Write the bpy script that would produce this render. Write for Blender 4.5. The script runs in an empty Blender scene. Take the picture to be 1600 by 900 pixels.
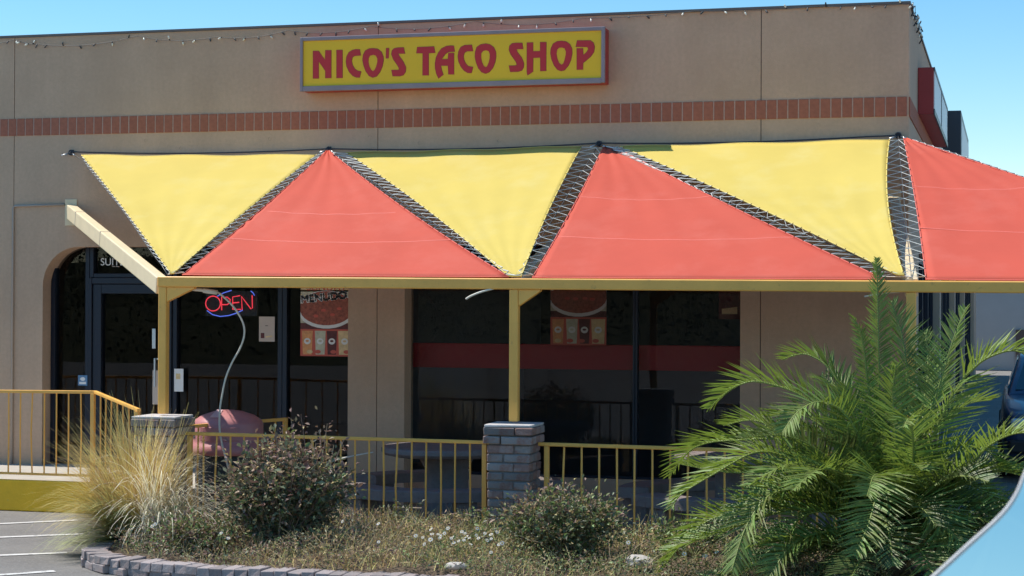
import bpy, bmesh, math, random
import numpy as np
from mathutils import Vector, Matrix
from mathutils.geometry import tessellate_polygon
random.seed(7); RNG = np.random.default_rng(11)
SC = bpy.context.scene; COL = SC.collection

# ------------------------------------------------------------------ camera
cam_d = bpy.data.cameras.new('camera'); cam = bpy.data.objects.new('camera', cam_d); COL.objects.link(cam)
r_ = (0.964792, 0.262984, 0.004024); d_ = (0.002062, 0.007734, -0.999968); f_ = (-0.263007, 0.964769, 0.00692)
cam.matrix_world = Matrix(((r_[0], -d_[0], -f_[0], 10.3513), (r_[1], -d_[1], -f_[1], -17.4598), (r_[2], -d_[2], -f_[2], 1.7722), (0, 0, 0, 1)))
cam_d.sensor_width = 36; cam_d.lens = 64.11; cam_d.clip_start = .05; cam_d.clip_end = 3000
cam_d.dof.use_dof = True; cam_d.dof.focus_distance = 16; cam_d.dof.aperture_fstop = 32
SC.camera = cam

# ------------------------------------------------------------------ light
SUN = Vector((-.48, .025, .86)).normalized()
W = bpy.data.worlds.new('World'); SC.world = W; W.use_nodes = True
nt = W.node_tree; bg = nt.nodes['Background']
sky = nt.nodes.new('ShaderNodeTexSky'); sky.sky_type = 'NISHITA'; sky.sun_disc = False
sky.sun_elevation = math.asin(SUN.z); sky.sun_rotation = math.atan2(SUN.x, SUN.y)
sky.air_density = 1.0; sky.dust_density = .15; sky.ozone_density = 1.5; sky.altitude = 600
hs = nt.nodes.new('ShaderNodeHueSaturation'); hs.inputs['Saturation'].default_value = 1.36; hs.inputs['Hue'].default_value = .49
nt.links.new(sky.outputs[0], hs.inputs['Color']); nt.links.new(hs.outputs[0], bg.inputs[0]); bg.inputs[1].default_value = .125
sl = bpy.data.lights.new('sun', 'SUN'); sl.energy = 4.05; sl.angle = math.radians(.53); sl.color = (1, .95, .87)
so = bpy.data.objects.new('sun', sl); COL.objects.link(so); so.rotation_euler = (-SUN).to_track_quat('-Z', 'Y').to_euler(); so.location = (-8, 2, 14)
SC.view_settings.view_transform = 'Standard'; SC.view_settings.look = 'None'; SC.view_settings.exposure = .42; SC.view_settings.gamma = 1

# ------------------------------------------------------------------ helpers
def tag(o, label=None, cat=None, group=None, kind=None):
    if label: o['label'] = label
    if cat: o['category'] = cat
    if group: o['group'] = group
    if kind: o['kind'] = kind
    return o
def empty(name, loc, label=None, cat=None, group=None):
    o = bpy.data.objects.new(name, None); COL.objects.link(o); o.location = loc; o.empty_display_size = .1
    return tag(o, label, cat, group)
def link(name, me, parent=None, loc=None):
    o = bpy.data.objects.new(name, me); COL.objects.link(o)
    if parent is not None:
        o.parent = parent
        o.location = loc if loc is not None else -parent_world(parent)
    elif loc is not None: o.location = loc
    return o
def parent_world(o):
    v = Vector((0, 0, 0))
    while o is not None: v += Vector(o.location); o = o.parent
    return v

class MB:
    def __init__(s): s.v = []; s.f = []; s.m = []
    def add(s, vs, fs, m=0):
        b = len(s.v); s.v += [tuple(v) for v in vs]; s.f += [tuple(b + i for i in f) for f in fs]; s.m += [m] * len(fs); return s
    def box(s, x0, x1, y0, y1, z0, z1, m=0, M=None):
        vs = [Vector((x, y, z)) for z in (z0, z1) for y in (y0, y1) for x in (x0, x1)]
        if M is not None: vs = [M @ v for v in vs]
        return s.add(vs, [(0, 2, 3, 1), (4, 5, 7, 6), (0, 1, 5, 4), (2, 6, 7, 3), (0, 4, 6, 2), (1, 3, 7, 5)], m)
    def bar(s, p, q, w, h, m=0, up=(0, 0, 1)):
        p = Vector(p); q = Vector(q); t = (q - p).normalized(); u = Vector(up)
        a = t.cross(u).normalized(); b = a.cross(t).normalized()
        vs = [c + a * (i * w / 2) + b * (j * h / 2) for c in (p, q) for i, j in ((-1, -1), (1, -1), (1, 1), (-1, 1))]
        return s.add(vs, [(0, 1, 2, 3), (7, 6, 5, 4), (0, 4, 5, 1), (1, 5, 6, 2), (2, 6, 7, 3), (3, 7, 4, 0)], m)
    def tube(s, pts, r, n=6, m=0, r1=None, caps=True):
        P = [Vector(p) for p in pts]; k = len(P); b = len(s.v); prev = None
        for i, p in enumerate(P):
            t = (P[min(i + 1, k - 1)] - P[max(i - 1, 0)])
            if t.length < 1e-9: t = Vector((0, 0, 1))
            t.normalize()
            ref = prev if prev is not None else (Vector((0, 0, 1)) if abs(t.z) < .9 else Vector((1, 0, 0)))
            a = (ref - t * ref.dot(t))
            if a.length < 1e-6: a = t.orthogonal()
            a.normalize(); prev = a; c = t.cross(a)
            rr = r if r1 is None else r + (r1 - r) * i / max(k - 1, 1)
            for j in range(n):
                an = 2 * math.pi * j / n; s.v.append(tuple(p + a * (math.cos(an) * rr) + c * (math.sin(an) * rr)))
        for i in range(k - 1):
            for j in range(n):
                s.f.append((b + i * n + j, b + i * n + (j + 1) % n, b + (i + 1) * n + (j + 1) % n, b + (i + 1) * n + j)); s.m.append(m)
        if caps:
            s.f.append(tuple(b + j for j in reversed(range(n)))); s.f.append(tuple(b + (k - 1) * n + j for j in range(n))); s.m += [m, m]
        return s
    def prism(s, poly, y0, y1, hole=None, m=0, T=None):
        # polygon in x,z extruded along y; T maps (x,y,z) -> point
        T = T or (lambda x, y, z: (x, y, z))
        loops = [poly] + ([hole] if hole else [])
        flat = [p for l in loops for p in l]; n = len(flat)
        tris = tessellate_polygon([[Vector((p[0], p[1], 0)) for p in l] for l in loops])
        b = len(s.v)
        s.v += [tuple(T(p[0], y0, p[1])) for p in flat] + [tuple(T(p[0], y1, p[1])) for p in flat]
        for t in tris:
            s.f.append(tuple(b + i for i in t)); s.f.append(tuple(b + n + i for i in reversed(t))); s.m += [m, m]
        o = 0
        for l in loops:
            k = len(l)
            for i in range(k):
                j = (i + 1) % k; s.f.append((b + o + i, b + o + j, b + n + o + j, b + n + o + i)); s.m.append(m)
            o += k
        return s
    def lathe(s, prof, c=(0, 0, 0), n=24, m=0, a0=0, a1=2 * math.pi):
        b = len(s.v); k = len(prof); full = abs(a1 - a0 - 2 * math.pi) < 1e-6; N = n if full else n + 1
        for r, z in prof:
            for j in range(N):
                a = a0 + (a1 - a0) * j / n; s.v.append((c[0] + r * math.cos(a), c[1] + r * math.sin(a), c[2] + z))
        for i in range(k - 1):
            for j in range(n):
                j2 = (j + 1) % N; s.f.append((b + i * N + j, b + i * N + j2, b + (i + 1) * N + j2, b + (i + 1) * N + j)); s.m.append(m)
        return s
    def mesh(s, name, mats, smooth=False, bevel=0, seg=2, recalc=True):
        me = bpy.data.meshes.new(name); me.from_pydata(s.v, [], s.f)
        for mt in (mats if isinstance(mats, (list, tuple)) else [mats]): me.materials.append(mt)
        me.polygons.foreach_set('material_index', s.m)
        if recalc or bevel:
            bm = bmesh.new(); bm.from_mesh(me)
            if recalc: bmesh.ops.recalc_face_normals(bm, faces=bm.faces)
            if bevel:
                ed = [e for e in bm.edges if len(e.link_faces) == 2 and e.calc_face_angle(0) > .5]
                bmesh.ops.bevel(bm, geom=ed, offset=bevel, segments=seg, affect='EDGES', profile=.5)
            bm.to_mesh(me); bm.free()
        if smooth: me.polygons.foreach_set('use_smooth', [True] * len(me.polygons))
        me.update(); return me
    def build(s, name, mats, parent=None, loc=None, smooth=False, bevel=0, seg=2, recalc=True):
        return link(name, s.mesh(name, mats, smooth, bevel, seg, recalc), parent, loc)

# ------------------------------------------------------------------ materials
def mat(name, col, rough=.6, metal=0., var=None, bump=None, orand=0., irand=0., trans=0., tcol=None, spec=.5, var2=None, coat=0., streak=0., grain=0.):
    m = bpy.data.materials.new(name); m.use_nodes = True; N = m.node_tree.nodes; L = m.node_tree.links
    b = N['Principled BSDF']; b.inputs['Roughness'].default_value = rough; b.inputs['Metallic'].default_value = metal
    b.inputs['Specular IOR Level'].default_value = spec; b.inputs['Coat Weight'].default_value = coat
    tc = N.new('ShaderNodeTexCoord'); rgb = N.new('ShaderNodeRGB'); rgb.outputs[0].default_value = (*col, 1); cur = rgb.outputs[0]
    def noise(scale, det=5., rg=.6):
        n = N.new('ShaderNodeTexNoise'); n.inputs['Scale'].default_value = scale; n.inputs['Detail'].default_value = det; n.inputs['Roughness'].default_value = rg
        L.new(tc.outputs['Object'], n.inputs['Vector']); return n.outputs[0]
    def vary(cur, fac, amt, hue=0.):
        mr = N.new('ShaderNodeMapRange'); mr.inputs[1].default_value = .25; mr.inputs[2].default_value = .75; mr.inputs[3].default_value = 1 - amt; mr.inputs[4].default_value = 1 + amt
        L.new(fac, mr.inputs[0]); h = N.new('ShaderNodeHueSaturation'); L.new(mr.outputs[0], h.inputs['Value']); L.new(cur, h.inputs['Color'])
        if hue:
            m2 = N.new('ShaderNodeMapRange'); m2.inputs[3].default_value = .5 - hue; m2.inputs[4].default_value = .5 + hue; L.new(fac, m2.inputs[0]); L.new(m2.outputs[0], h.inputs['Hue'])
        return h.outputs[0]
    if var: cur = vary(cur, noise(var[0]), var[1])
    if grain: cur = vary(cur, noise(28, 3), grain)
    if streak:  # rain streaks: noise drawn out downwards
        mp = N.new('ShaderNodeMapping'); mp.inputs['Scale'].default_value = (2.6, 2.6, .22); L.new(tc.outputs['Object'], mp.inputs['Vector']); n = N.new('ShaderNodeTexNoise'); n.inputs['Scale'].default_value = 1.6; n.inputs['Detail'].default_value = 7; n.inputs['Roughness'].default_value = .7
        L.new(mp.outputs[0], n.inputs['Vector']); cur = vary(cur, n.outputs[0], streak)
    if var2:  # second colour patches: (scale, colour, lo, hi)
        r = N.new('ShaderNodeMapRange'); r.inputs[1].default_value = var2[2]; r.inputs[2].default_value = var2[3]; L.new(noise(var2[0], 6, .65), r.inputs[0])
        mx = N.new('ShaderNodeMix'); mx.data_type = 'RGBA'; L.new(r.outputs[0], mx.inputs[0]); L.new(cur, mx.inputs[6]); mx.inputs[7].default_value = (*var2[1], 1); cur = mx.outputs[2]
    if orand:
        oi = N.new('ShaderNodeObjectInfo'); h = N.new('ShaderNodeMapRange'); h.inputs[1].default_value = 0; h.inputs[2].default_value = 1
        cur = vary2(N, L, cur, oi.outputs['Random'], orand)
    if irand:
        ge = N.new('ShaderNodeNewGeometry'); cur = vary2(N, L, cur, ge.outputs['Random Per Island'], irand, .03)
    L.new(cur, b.inputs['Base Color'])
    if bump:
        bp = N.new('ShaderNodeBump'); bp.inputs['Strength'].default_value = bump[1]; bp.inputs['Distance'].default_value = bump[2] if len(bump) > 2 else .01
        L.new(noise(bump[0], 8), bp.inputs['Height']); L.new(bp.outputs[0], b.inputs['Normal'])
    if trans:
        t = N.new('ShaderNodeBsdfTranslucent'); mx = N.new('ShaderNodeMixShader'); mx.inputs[0].default_value = trans
        if tcol: t.inputs[0].default_value = (*tcol, 1)
        else: L.new(cur, t.inputs[0])
        L.new(b.outputs[0], mx.inputs[1]); L.new(t.outputs[0], mx.inputs[2]); L.new(mx.outputs[0], N['Material Output'].inputs[0])
    return m
def vary2(N, L, cur, fac, amt, hue=0.):
    mr = N.new('ShaderNodeMapRange'); mr.inputs[3].default_value = 1 - amt; mr.inputs[4].default_value = 1 + amt; L.new(fac, mr.inputs[0])
    h = N.new('ShaderNodeHueSaturation'); L.new(mr.outputs[0], h.inputs['Value']); L.new(cur, h.inputs['Color'])
    if hue:
        m2 = N.new('ShaderNodeMapRange'); m2.inputs[3].default_value = .5 - hue; m2.inputs[4].default_value = .5 + hue; L.new(fac, m2.inputs[0]); L.new(m2.outputs[0], h.inputs['Hue'])
    return h.outputs[0]
def glass_mat(name, tint, ior=1.5, rough=.0):
    m = bpy.data.materials.new(name); m.use_nodes = True; N = m.node_tree.nodes; L = m.node_tree.links; N.remove(N['Principled BSDF'])
    t = N.new('ShaderNodeBsdfTransparent'); t.inputs[0].default_value = (*tint, 1); g = N.new('ShaderNodeBsdfGlossy'); g.inputs['Roughness'].default_value = rough
    fr = N.new('ShaderNodeFresnel'); fr.inputs[0].default_value = ior; mx = N.new('ShaderNodeMixShader')
    L.new(fr.outputs[0], mx.inputs[0]); L.new(t.outputs[0], mx.inputs[1]); L.new(g.outputs[0], mx.inputs[2]); L.new(mx.outputs[0], N['Material Output'].inputs[0]); return m
def emit_mat(name, col, st):
    m = bpy.data.materials.new(name); m.use_nodes = True; b = m.node_tree.nodes['Principled BSDF']
    b.inputs['Base Color'].default_value = (*col, 1); b.inputs['Emission Color'].default_value = (*col, 1); b.inputs['Emission Strength'].default_value = st; return m

M = dict(
 stucco=mat('stucco', (.57, .385, .26), .9, streak=.07, var=(.8, .11), grain=.07, bump=(90, .25, .01), var2=(.55, (.49, .325, .215), .5, .78)),
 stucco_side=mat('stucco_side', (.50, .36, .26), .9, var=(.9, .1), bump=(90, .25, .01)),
 coping=mat('coping_metal', (.16, .13, .12), .5, .3),
 joint=mat('joint', (.10, .075, .06), .9),
 band=mat('band_brick', (.39, .135, .08), .85, orand=.06, var=(30, .15), bump=(120, .3)),
 mortar=mat('band_mortar', (.52, .36, .29), .95, var=(40, .15)),
 brick=mat('old_brick', (.30, .255, .24), .9, orand=.28, var=(18, .25), bump=(60, .6, .01), var2=(9, (.26, .12, .09), .5, .68)),
 brick_red=mat('old_brick_red', (.27, .16, .135), .9, orand=.25, var=(18, .25), bump=(60, .6, .01), var2=(9, (.34, .27, .25), .5, .7)),
 brick_edge=mat('edging_brick', (.33, .285, .275), .9, orand=.22, var=(18, .25), bump=(60, .6, .01), var2=(9, (.30, .20, .17), .5, .7)),
 pmortar=mat('pillar_mortar', (.22, .19, .18), .95, var=(30, .2), bump=(80, .5)),
 cap=mat('mortar_cap', (.55, .52, .50), .9, var=(12, .15), bump=(50, .5)),
 cream=mat('sunlit_cream', (.80, .66, .43), .5, var=(6, .07), bump=(40, .05)),  # rafter colour lightened to carry the overexposed sunlight on them
 yellow=mat('yellow_paint', (.95, .485, .10), .45, var=(3, .12), bump=(60, .05), var2=(14, (.58, .30, .09), .62, .8)),
 kerb=mat('kerb_paint', (.95, .52, .015), .6, var=(5, .12), bump=(60, .25), var2=(10, (.58, .42, .10), .62, .8)),
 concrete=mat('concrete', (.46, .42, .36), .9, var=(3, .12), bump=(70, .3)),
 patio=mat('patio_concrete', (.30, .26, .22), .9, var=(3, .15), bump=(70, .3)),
 asphalt=mat('asphalt', (.22, .205, .19), .95, var=(2.5, .18), bump=(140, .9, .012), var2=(55, (.33, .315, .295), .52, .72)),
 line=mat('line_paint', (.62, .60, .57), .8, var=(20, .15), bump=(90, .4), var2=(16, (.22, .21, .2), .56, .64)),
 soil=mat('soil', (.16, .115, .075), 1, var=(8, .3), bump=(40, 1, .03)),
 sail_y=mat('yellow_fabric', (.74, .57, .135), .8, var=(1.3, .06), var2=(2.2, (.76, .62, .21), .5, .8), bump=(260, .15, .004), trans=.15, tcol=(.72, .5, .06), spec=.3),
 sail_r=mat('red_fabric', (.65, .107, .066), .75, var=(1.3, .07), var2=(1.8, (.69, .145, .10), .5, .8), bump=(260, .15, .004), trans=.15, tcol=(.7, .07, .05), spec=.3),
 seam_r=mat('red_seam', (.70, .135, .095), .7), seam_y=mat('yellow_seam', (.72, .56, .15), .7),
 rope=mat('white_rope', (.72, .72, .68), .7), cable=mat('steel_cable', (.14, .14, .14), .45, .7), steel=mat('galvanised', (.62, .62, .62), .35, .8),
 steel_dull=mat('dull_bolt', (.10, .085, .06), .6, .5), dark_metal=mat('dark_bracket', (.05, .055, .07), .5, .4),
 frame=mat('dark_bronze_frame', (.012, .017, .032), .4, .2), glass=glass_mat('tinted_glass', (.90, .90, .91), 1.31), cglass=glass_mat('car_glass', (.25, .28, .28), 1.6),
 sign_y=mat('sign_yellow', (.88, .56, .003), .35, var=(1.5, .04)), sign_r=mat('sign_letter_red', (.56, .016, .024), .4),
 sign_o=mat('sign_letter_outline', (.16, .012, .016), .4),
 sign_frame=mat('sign_frame_grey', (.30, .25, .27), .5, .2, var=(5, .12)), sign_side=mat('sign_cabinet_red', (.40, .04, .04), .5, var=(3, .1)),
 sign_white=mat('sign_white', (.65, .68, .72), .4), sign_dark=mat('sign_dark_blue', (.03, .04, .06), .4),
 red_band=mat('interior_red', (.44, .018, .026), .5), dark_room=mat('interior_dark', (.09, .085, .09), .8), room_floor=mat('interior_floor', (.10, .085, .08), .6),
 white=mat('white_print', (.85, .83, .80), .6), paper=mat('paper', (.62, .50, .42), .7, var=(6, .06)), black=mat('black_print', (.02, .02, .02), .6),
 p_red=mat('print_red', (.65, .12, .08), .6), p_orange=mat('print_orange', (.80, .36, .14), .6, var=(30, .2)), p_bowl=mat('print_broth', (.36, .10, .06), .6, var=(35, .5)), p_tan=mat('print_tan', (.80, .58, .30), .6, var=(25, .2)),
 p_green=mat('print_grey_green', (.62, .58, .42), .6, var=(25, .2)), p_dark=mat('print_dark_red', (.13, .03, .03), .6, var=(20, .3)), p_blue=mat('print_blue', (.12, .25, .42), .6),
 neon_r=emit_mat('neon_red', (1, .06, .09), .75), neon_b=emit_mat('neon_blue', (.13, .22, 1), .6),
 pink=mat('can_pink', (.52, .21, .205), .42, var=(5, .08), bump=(50, .05)), can=mat('can_body', (.03, .04, .05), .6, var=(5, .2)),
 stone=mat('cast_stone', (.24, .20, .19), .8, var=(9, .18), bump=(60, .4), var2=(22, (.18, .12, .11), .55, .75)),
 bulb=mat('bulb_glass', (.80, .78, .66), .2), wire=mat('dark_wire', (.04, .045, .05), .6), conduit=mat('conduit', (.40, .34, .29), .6), white_wire=mat('white_cable', (.72, .68, .58), .5),
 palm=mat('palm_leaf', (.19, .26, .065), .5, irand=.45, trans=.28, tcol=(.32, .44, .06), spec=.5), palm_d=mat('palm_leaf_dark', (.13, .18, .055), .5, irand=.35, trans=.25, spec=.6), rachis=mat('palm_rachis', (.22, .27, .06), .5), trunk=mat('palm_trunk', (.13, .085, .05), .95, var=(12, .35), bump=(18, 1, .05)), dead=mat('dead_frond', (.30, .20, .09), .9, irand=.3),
 straw=mat('straw_blade', (.70, .54, .22), .7, irand=.28, trans=.3), gblade=mat('green_blade', (.46, .47, .20), .6, irand=.3, trans=.3), plume=mat('plume', (.92, .84, .64), .8, irand=.2, trans=.3),
 leaf=mat('shrub_leaf', (.15, .165, .095), .5, irand=.5, trans=.2), leaf_b=mat('bronze_leaf', (.32, .20, .15), .6, irand=.45, trans=.2), leaf_t=mat('dry_leaf', (.44, .33, .17), .8, irand=.4, trans=.2), leaf_g=mat('green_leaf', (.20, .25, .085), .5, irand=.45, trans=.25),
 twig=mat('twig', (.34, .26, .19), .9, irand=.35), petal=mat('white_petal', (.80, .79, .76), .7, trans=.2), disc=mat('daisy_disc', (.65, .42, .03), .8),
 rock=mat('pale_rock', (.50, .45, .40), .9, var=(8, .2), bump=(20, .6)),
 mirror=mat('mirror_glass', (1, .95, .83), .02, 1.), mirror_rim=mat('mirror_rim', (.68, .66, .64), .4), mirror_body=mat('mirror_housing', (.10, .12, .15), .35),
 car=mat('car_paint_blue', (.02, .045, .11), .3, coat=.6), car_red=mat('car_paint_red', (.30, .02, .02), .3, coat=.6), tyre=mat('tyre', (.02, .02, .02), .8), rim=mat('wheel_rim', (.45, .45, .46), .3, .8), lamp=mat('lamp_glass', (.7, .72, .75), .15), trim=mat('black_trim', (.015, .015, .017), .5),
 grey_wall=mat('grey_stucco', (.40, .40, .40), .9, var=(1, .08), bump=(70, .2)), brown_dark=mat('brown_panel', (.10, .07, .06), .7), hill=mat('hill_brush', (.075, .075, .035), 1, var=(.5, .4), bump=(1.2, 1, .4)),
 foliage=mat('far_foliage', (.05, .065, .025), .8, irand=.4),
)
def text_mesh(body, size, extrude, mat_, align='CENTER'):
    c = bpy.data.curves.new('lettering', 'FONT'); c.body = body; c.size = size; c.extrude = extrude; c.align_x = align; c.align_y = 'CENTER'
    t = bpy.data.objects.new('lettering', c); me = bpy.data.meshes.new_from_object(t); bpy.data.objects.remove(t); bpy.data.curves.remove(c)
    me.materials.clear(); me.materials.append(mat_); me.transform(Matrix.Rotation(math.pi / 2, 4, 'X')); return me
def lerp(a, b, t): return tuple(a[i] + (b[i] - a[i]) * t for i in range(len(a)))
LETTERS = [
 ([(3.548, 4.291), (3.608, 4.289), (3.677, 4.196), (3.682, 4.294), (3.744, 4.292), (3.745, 4.012), (3.682, 4.013), (3.682, 4.086), (3.61, 4.184), (3.611, 4.012), (3.549, 4.013)], None),
 ([(3.801, 4.293), (3.865, 4.291), (3.867, 4.01), (3.802, 4.011)], None),
 ([(4.049, 4.291), (4.01, 4.293), (3.972, 4.286), (3.933, 4.264), (3.91, 4.225), (3.903, 4.174), (3.911, 4.123), (3.938, 4.068), (3.977, 4.027), (4.015, 4.011), (4.05, 4.009), (4.065, 4.069), (4.027, 4.076), (3.996, 4.099), (3.973, 4.136), (3.963, 4.179), (3.971, 4.214), (3.995, 4.229), (4.06, 4.231)], None),
 ([(4.193, 4.297), (4.24, 4.29), (4.278, 4.26), (4.3, 4.212), (4.302, 4.169), (4.29, 4.112), (4.264, 4.055), (4.23, 4.016), (4.188, 4.004), (4.15, 4.022), (4.115, 4.07), (4.092, 4.128), (4.08, 4.183), (4.086, 4.234), (4.11, 4.276), (4.148, 4.295)], [(4.193, 4.232), (4.221, 4.222), (4.237, 4.193), (4.237, 4.157), (4.225, 4.114), (4.21, 4.082), (4.191, 4.068), (4.172, 4.083), (4.153, 4.119), (4.143, 4.163), (4.145, 4.199), (4.16, 4.224)]),
 ([(4.33, 4.294), (4.36, 4.293), (4.356, 4.193), (4.328, 4.193)], None),
 ([(4.514, 4.296), (4.529, 4.234), (4.457, 4.236), (4.469, 4.211), (4.514, 4.148), (4.539, 4.097), (4.536, 4.054), (4.515, 4.022), (4.477, 4.011), (4.4, 4.013), (4.387, 4.073), (4.462, 4.071), (4.469, 4.085), (4.454, 4.114), (4.404, 4.184), (4.386, 4.231), (4.392, 4.267), (4.415, 4.289), (4.453, 4.295)], None),
 ([(4.658, 4.294), (4.832, 4.295), (4.845, 4.231), (4.777, 4.231), (4.778, 4.01), (4.714, 4.012), (4.715, 4.232), (4.648, 4.234)], None),
 ([(5.038, 4.295), (5.048, 4.237), (4.985, 4.237), (4.952, 4.218), (4.929, 4.19), (4.912, 4.165), (4.978, 4.165), (4.982, 4.224), (5.04, 4.222), (5.041, 4.012), (4.983, 4.014), (4.979, 4.1), (4.906, 4.102), (4.913, 4.06), (4.93, 4.012), (4.88, 3.976), (4.858, 4.024), (4.846, 4.075), (4.844, 4.126), (4.854, 4.183), (4.879, 4.233), (4.912, 4.272), (4.958, 4.293), (5.005, 4.297)], None),
 ([(5.223, 4.298), (5.237, 4.236), (5.177, 4.238), (5.151, 4.225), (5.139, 4.193), (5.143, 4.155), (5.161, 4.116), (5.188, 4.087), (5.237, 4.079), (5.221, 4.02), (5.181, 4.024), (5.145, 4.047), (5.112, 4.086), (5.088, 4.138), (5.08, 4.189), (5.088, 4.239), (5.111, 4.28), (5.151, 4.297)], None),
 ([(5.368, 4.305), (5.411, 4.295), (5.45, 4.265), (5.471, 4.221), (5.473, 4.176), (5.464, 4.12), (5.441, 4.064), (5.405, 4.024), (5.366, 4.01), (5.326, 4.026), (5.293, 4.065), (5.27, 4.12), (5.257, 4.177), (5.26, 4.227), (5.276, 4.274), (5.315, 4.298)], [(5.368, 4.24), (5.398, 4.229), (5.409, 4.2), (5.408, 4.159), (5.398, 4.116), (5.382, 4.081), (5.366, 4.072), (5.346, 4.089), (5.329, 4.127), (5.321, 4.169), (5.321, 4.21), (5.339, 4.233)]),
 ([(5.74, 4.299), (5.749, 4.24), (5.682, 4.242), (5.689, 4.213), (5.735, 4.154), (5.757, 4.102), (5.754, 4.059), (5.735, 4.03), (5.698, 4.02), (5.619, 4.02), (5.605, 4.081), (5.675, 4.079), (5.686, 4.09), (5.675, 4.119), (5.622, 4.193), (5.605, 4.238), (5.61, 4.274), (5.636, 4.298), (5.681, 4.302)], None),
 ([(5.787, 4.301), (5.849, 4.301), (5.849, 4.214), (5.922, 4.213), (5.921, 4.301), (5.983, 4.299), (5.982, 4.019), (5.924, 4.019), (5.923, 4.151), (5.851, 4.151), (5.849, 4.016), (5.795, 3.981), (5.788, 4.014)], None),
 ([(6.137, 4.306), (6.182, 4.298), (6.219, 4.272), (6.241, 4.228), (6.243, 4.181), (6.23, 4.116), (6.205, 4.063), (6.168, 4.021), (6.134, 4.013), (6.097, 4.027), (6.064, 4.067), (6.037, 4.13), (6.026, 4.188), (6.03, 4.235), (6.052, 4.281), (6.093, 4.303)], [(6.137, 4.242), (6.167, 4.232), (6.18, 4.201), (6.178, 4.169), (6.167, 4.118), (6.153, 4.083), (6.134, 4.075), (6.112, 4.095), (6.095, 4.135), (6.087, 4.182), (6.093, 4.222), (6.111, 4.239)]),
 ([(6.293, 4.305), (6.425, 4.301), (6.455, 4.278), (6.467, 4.238), (6.459, 4.188), (6.429, 4.146), (6.352, 4.084), (6.351, 4.021), (6.29, 4.021), (6.289, 4.228), (6.35, 4.226), (6.354, 4.162), (6.385, 4.185), (6.405, 4.217), (6.396, 4.239), (6.279, 4.245)], None),
]
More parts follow.
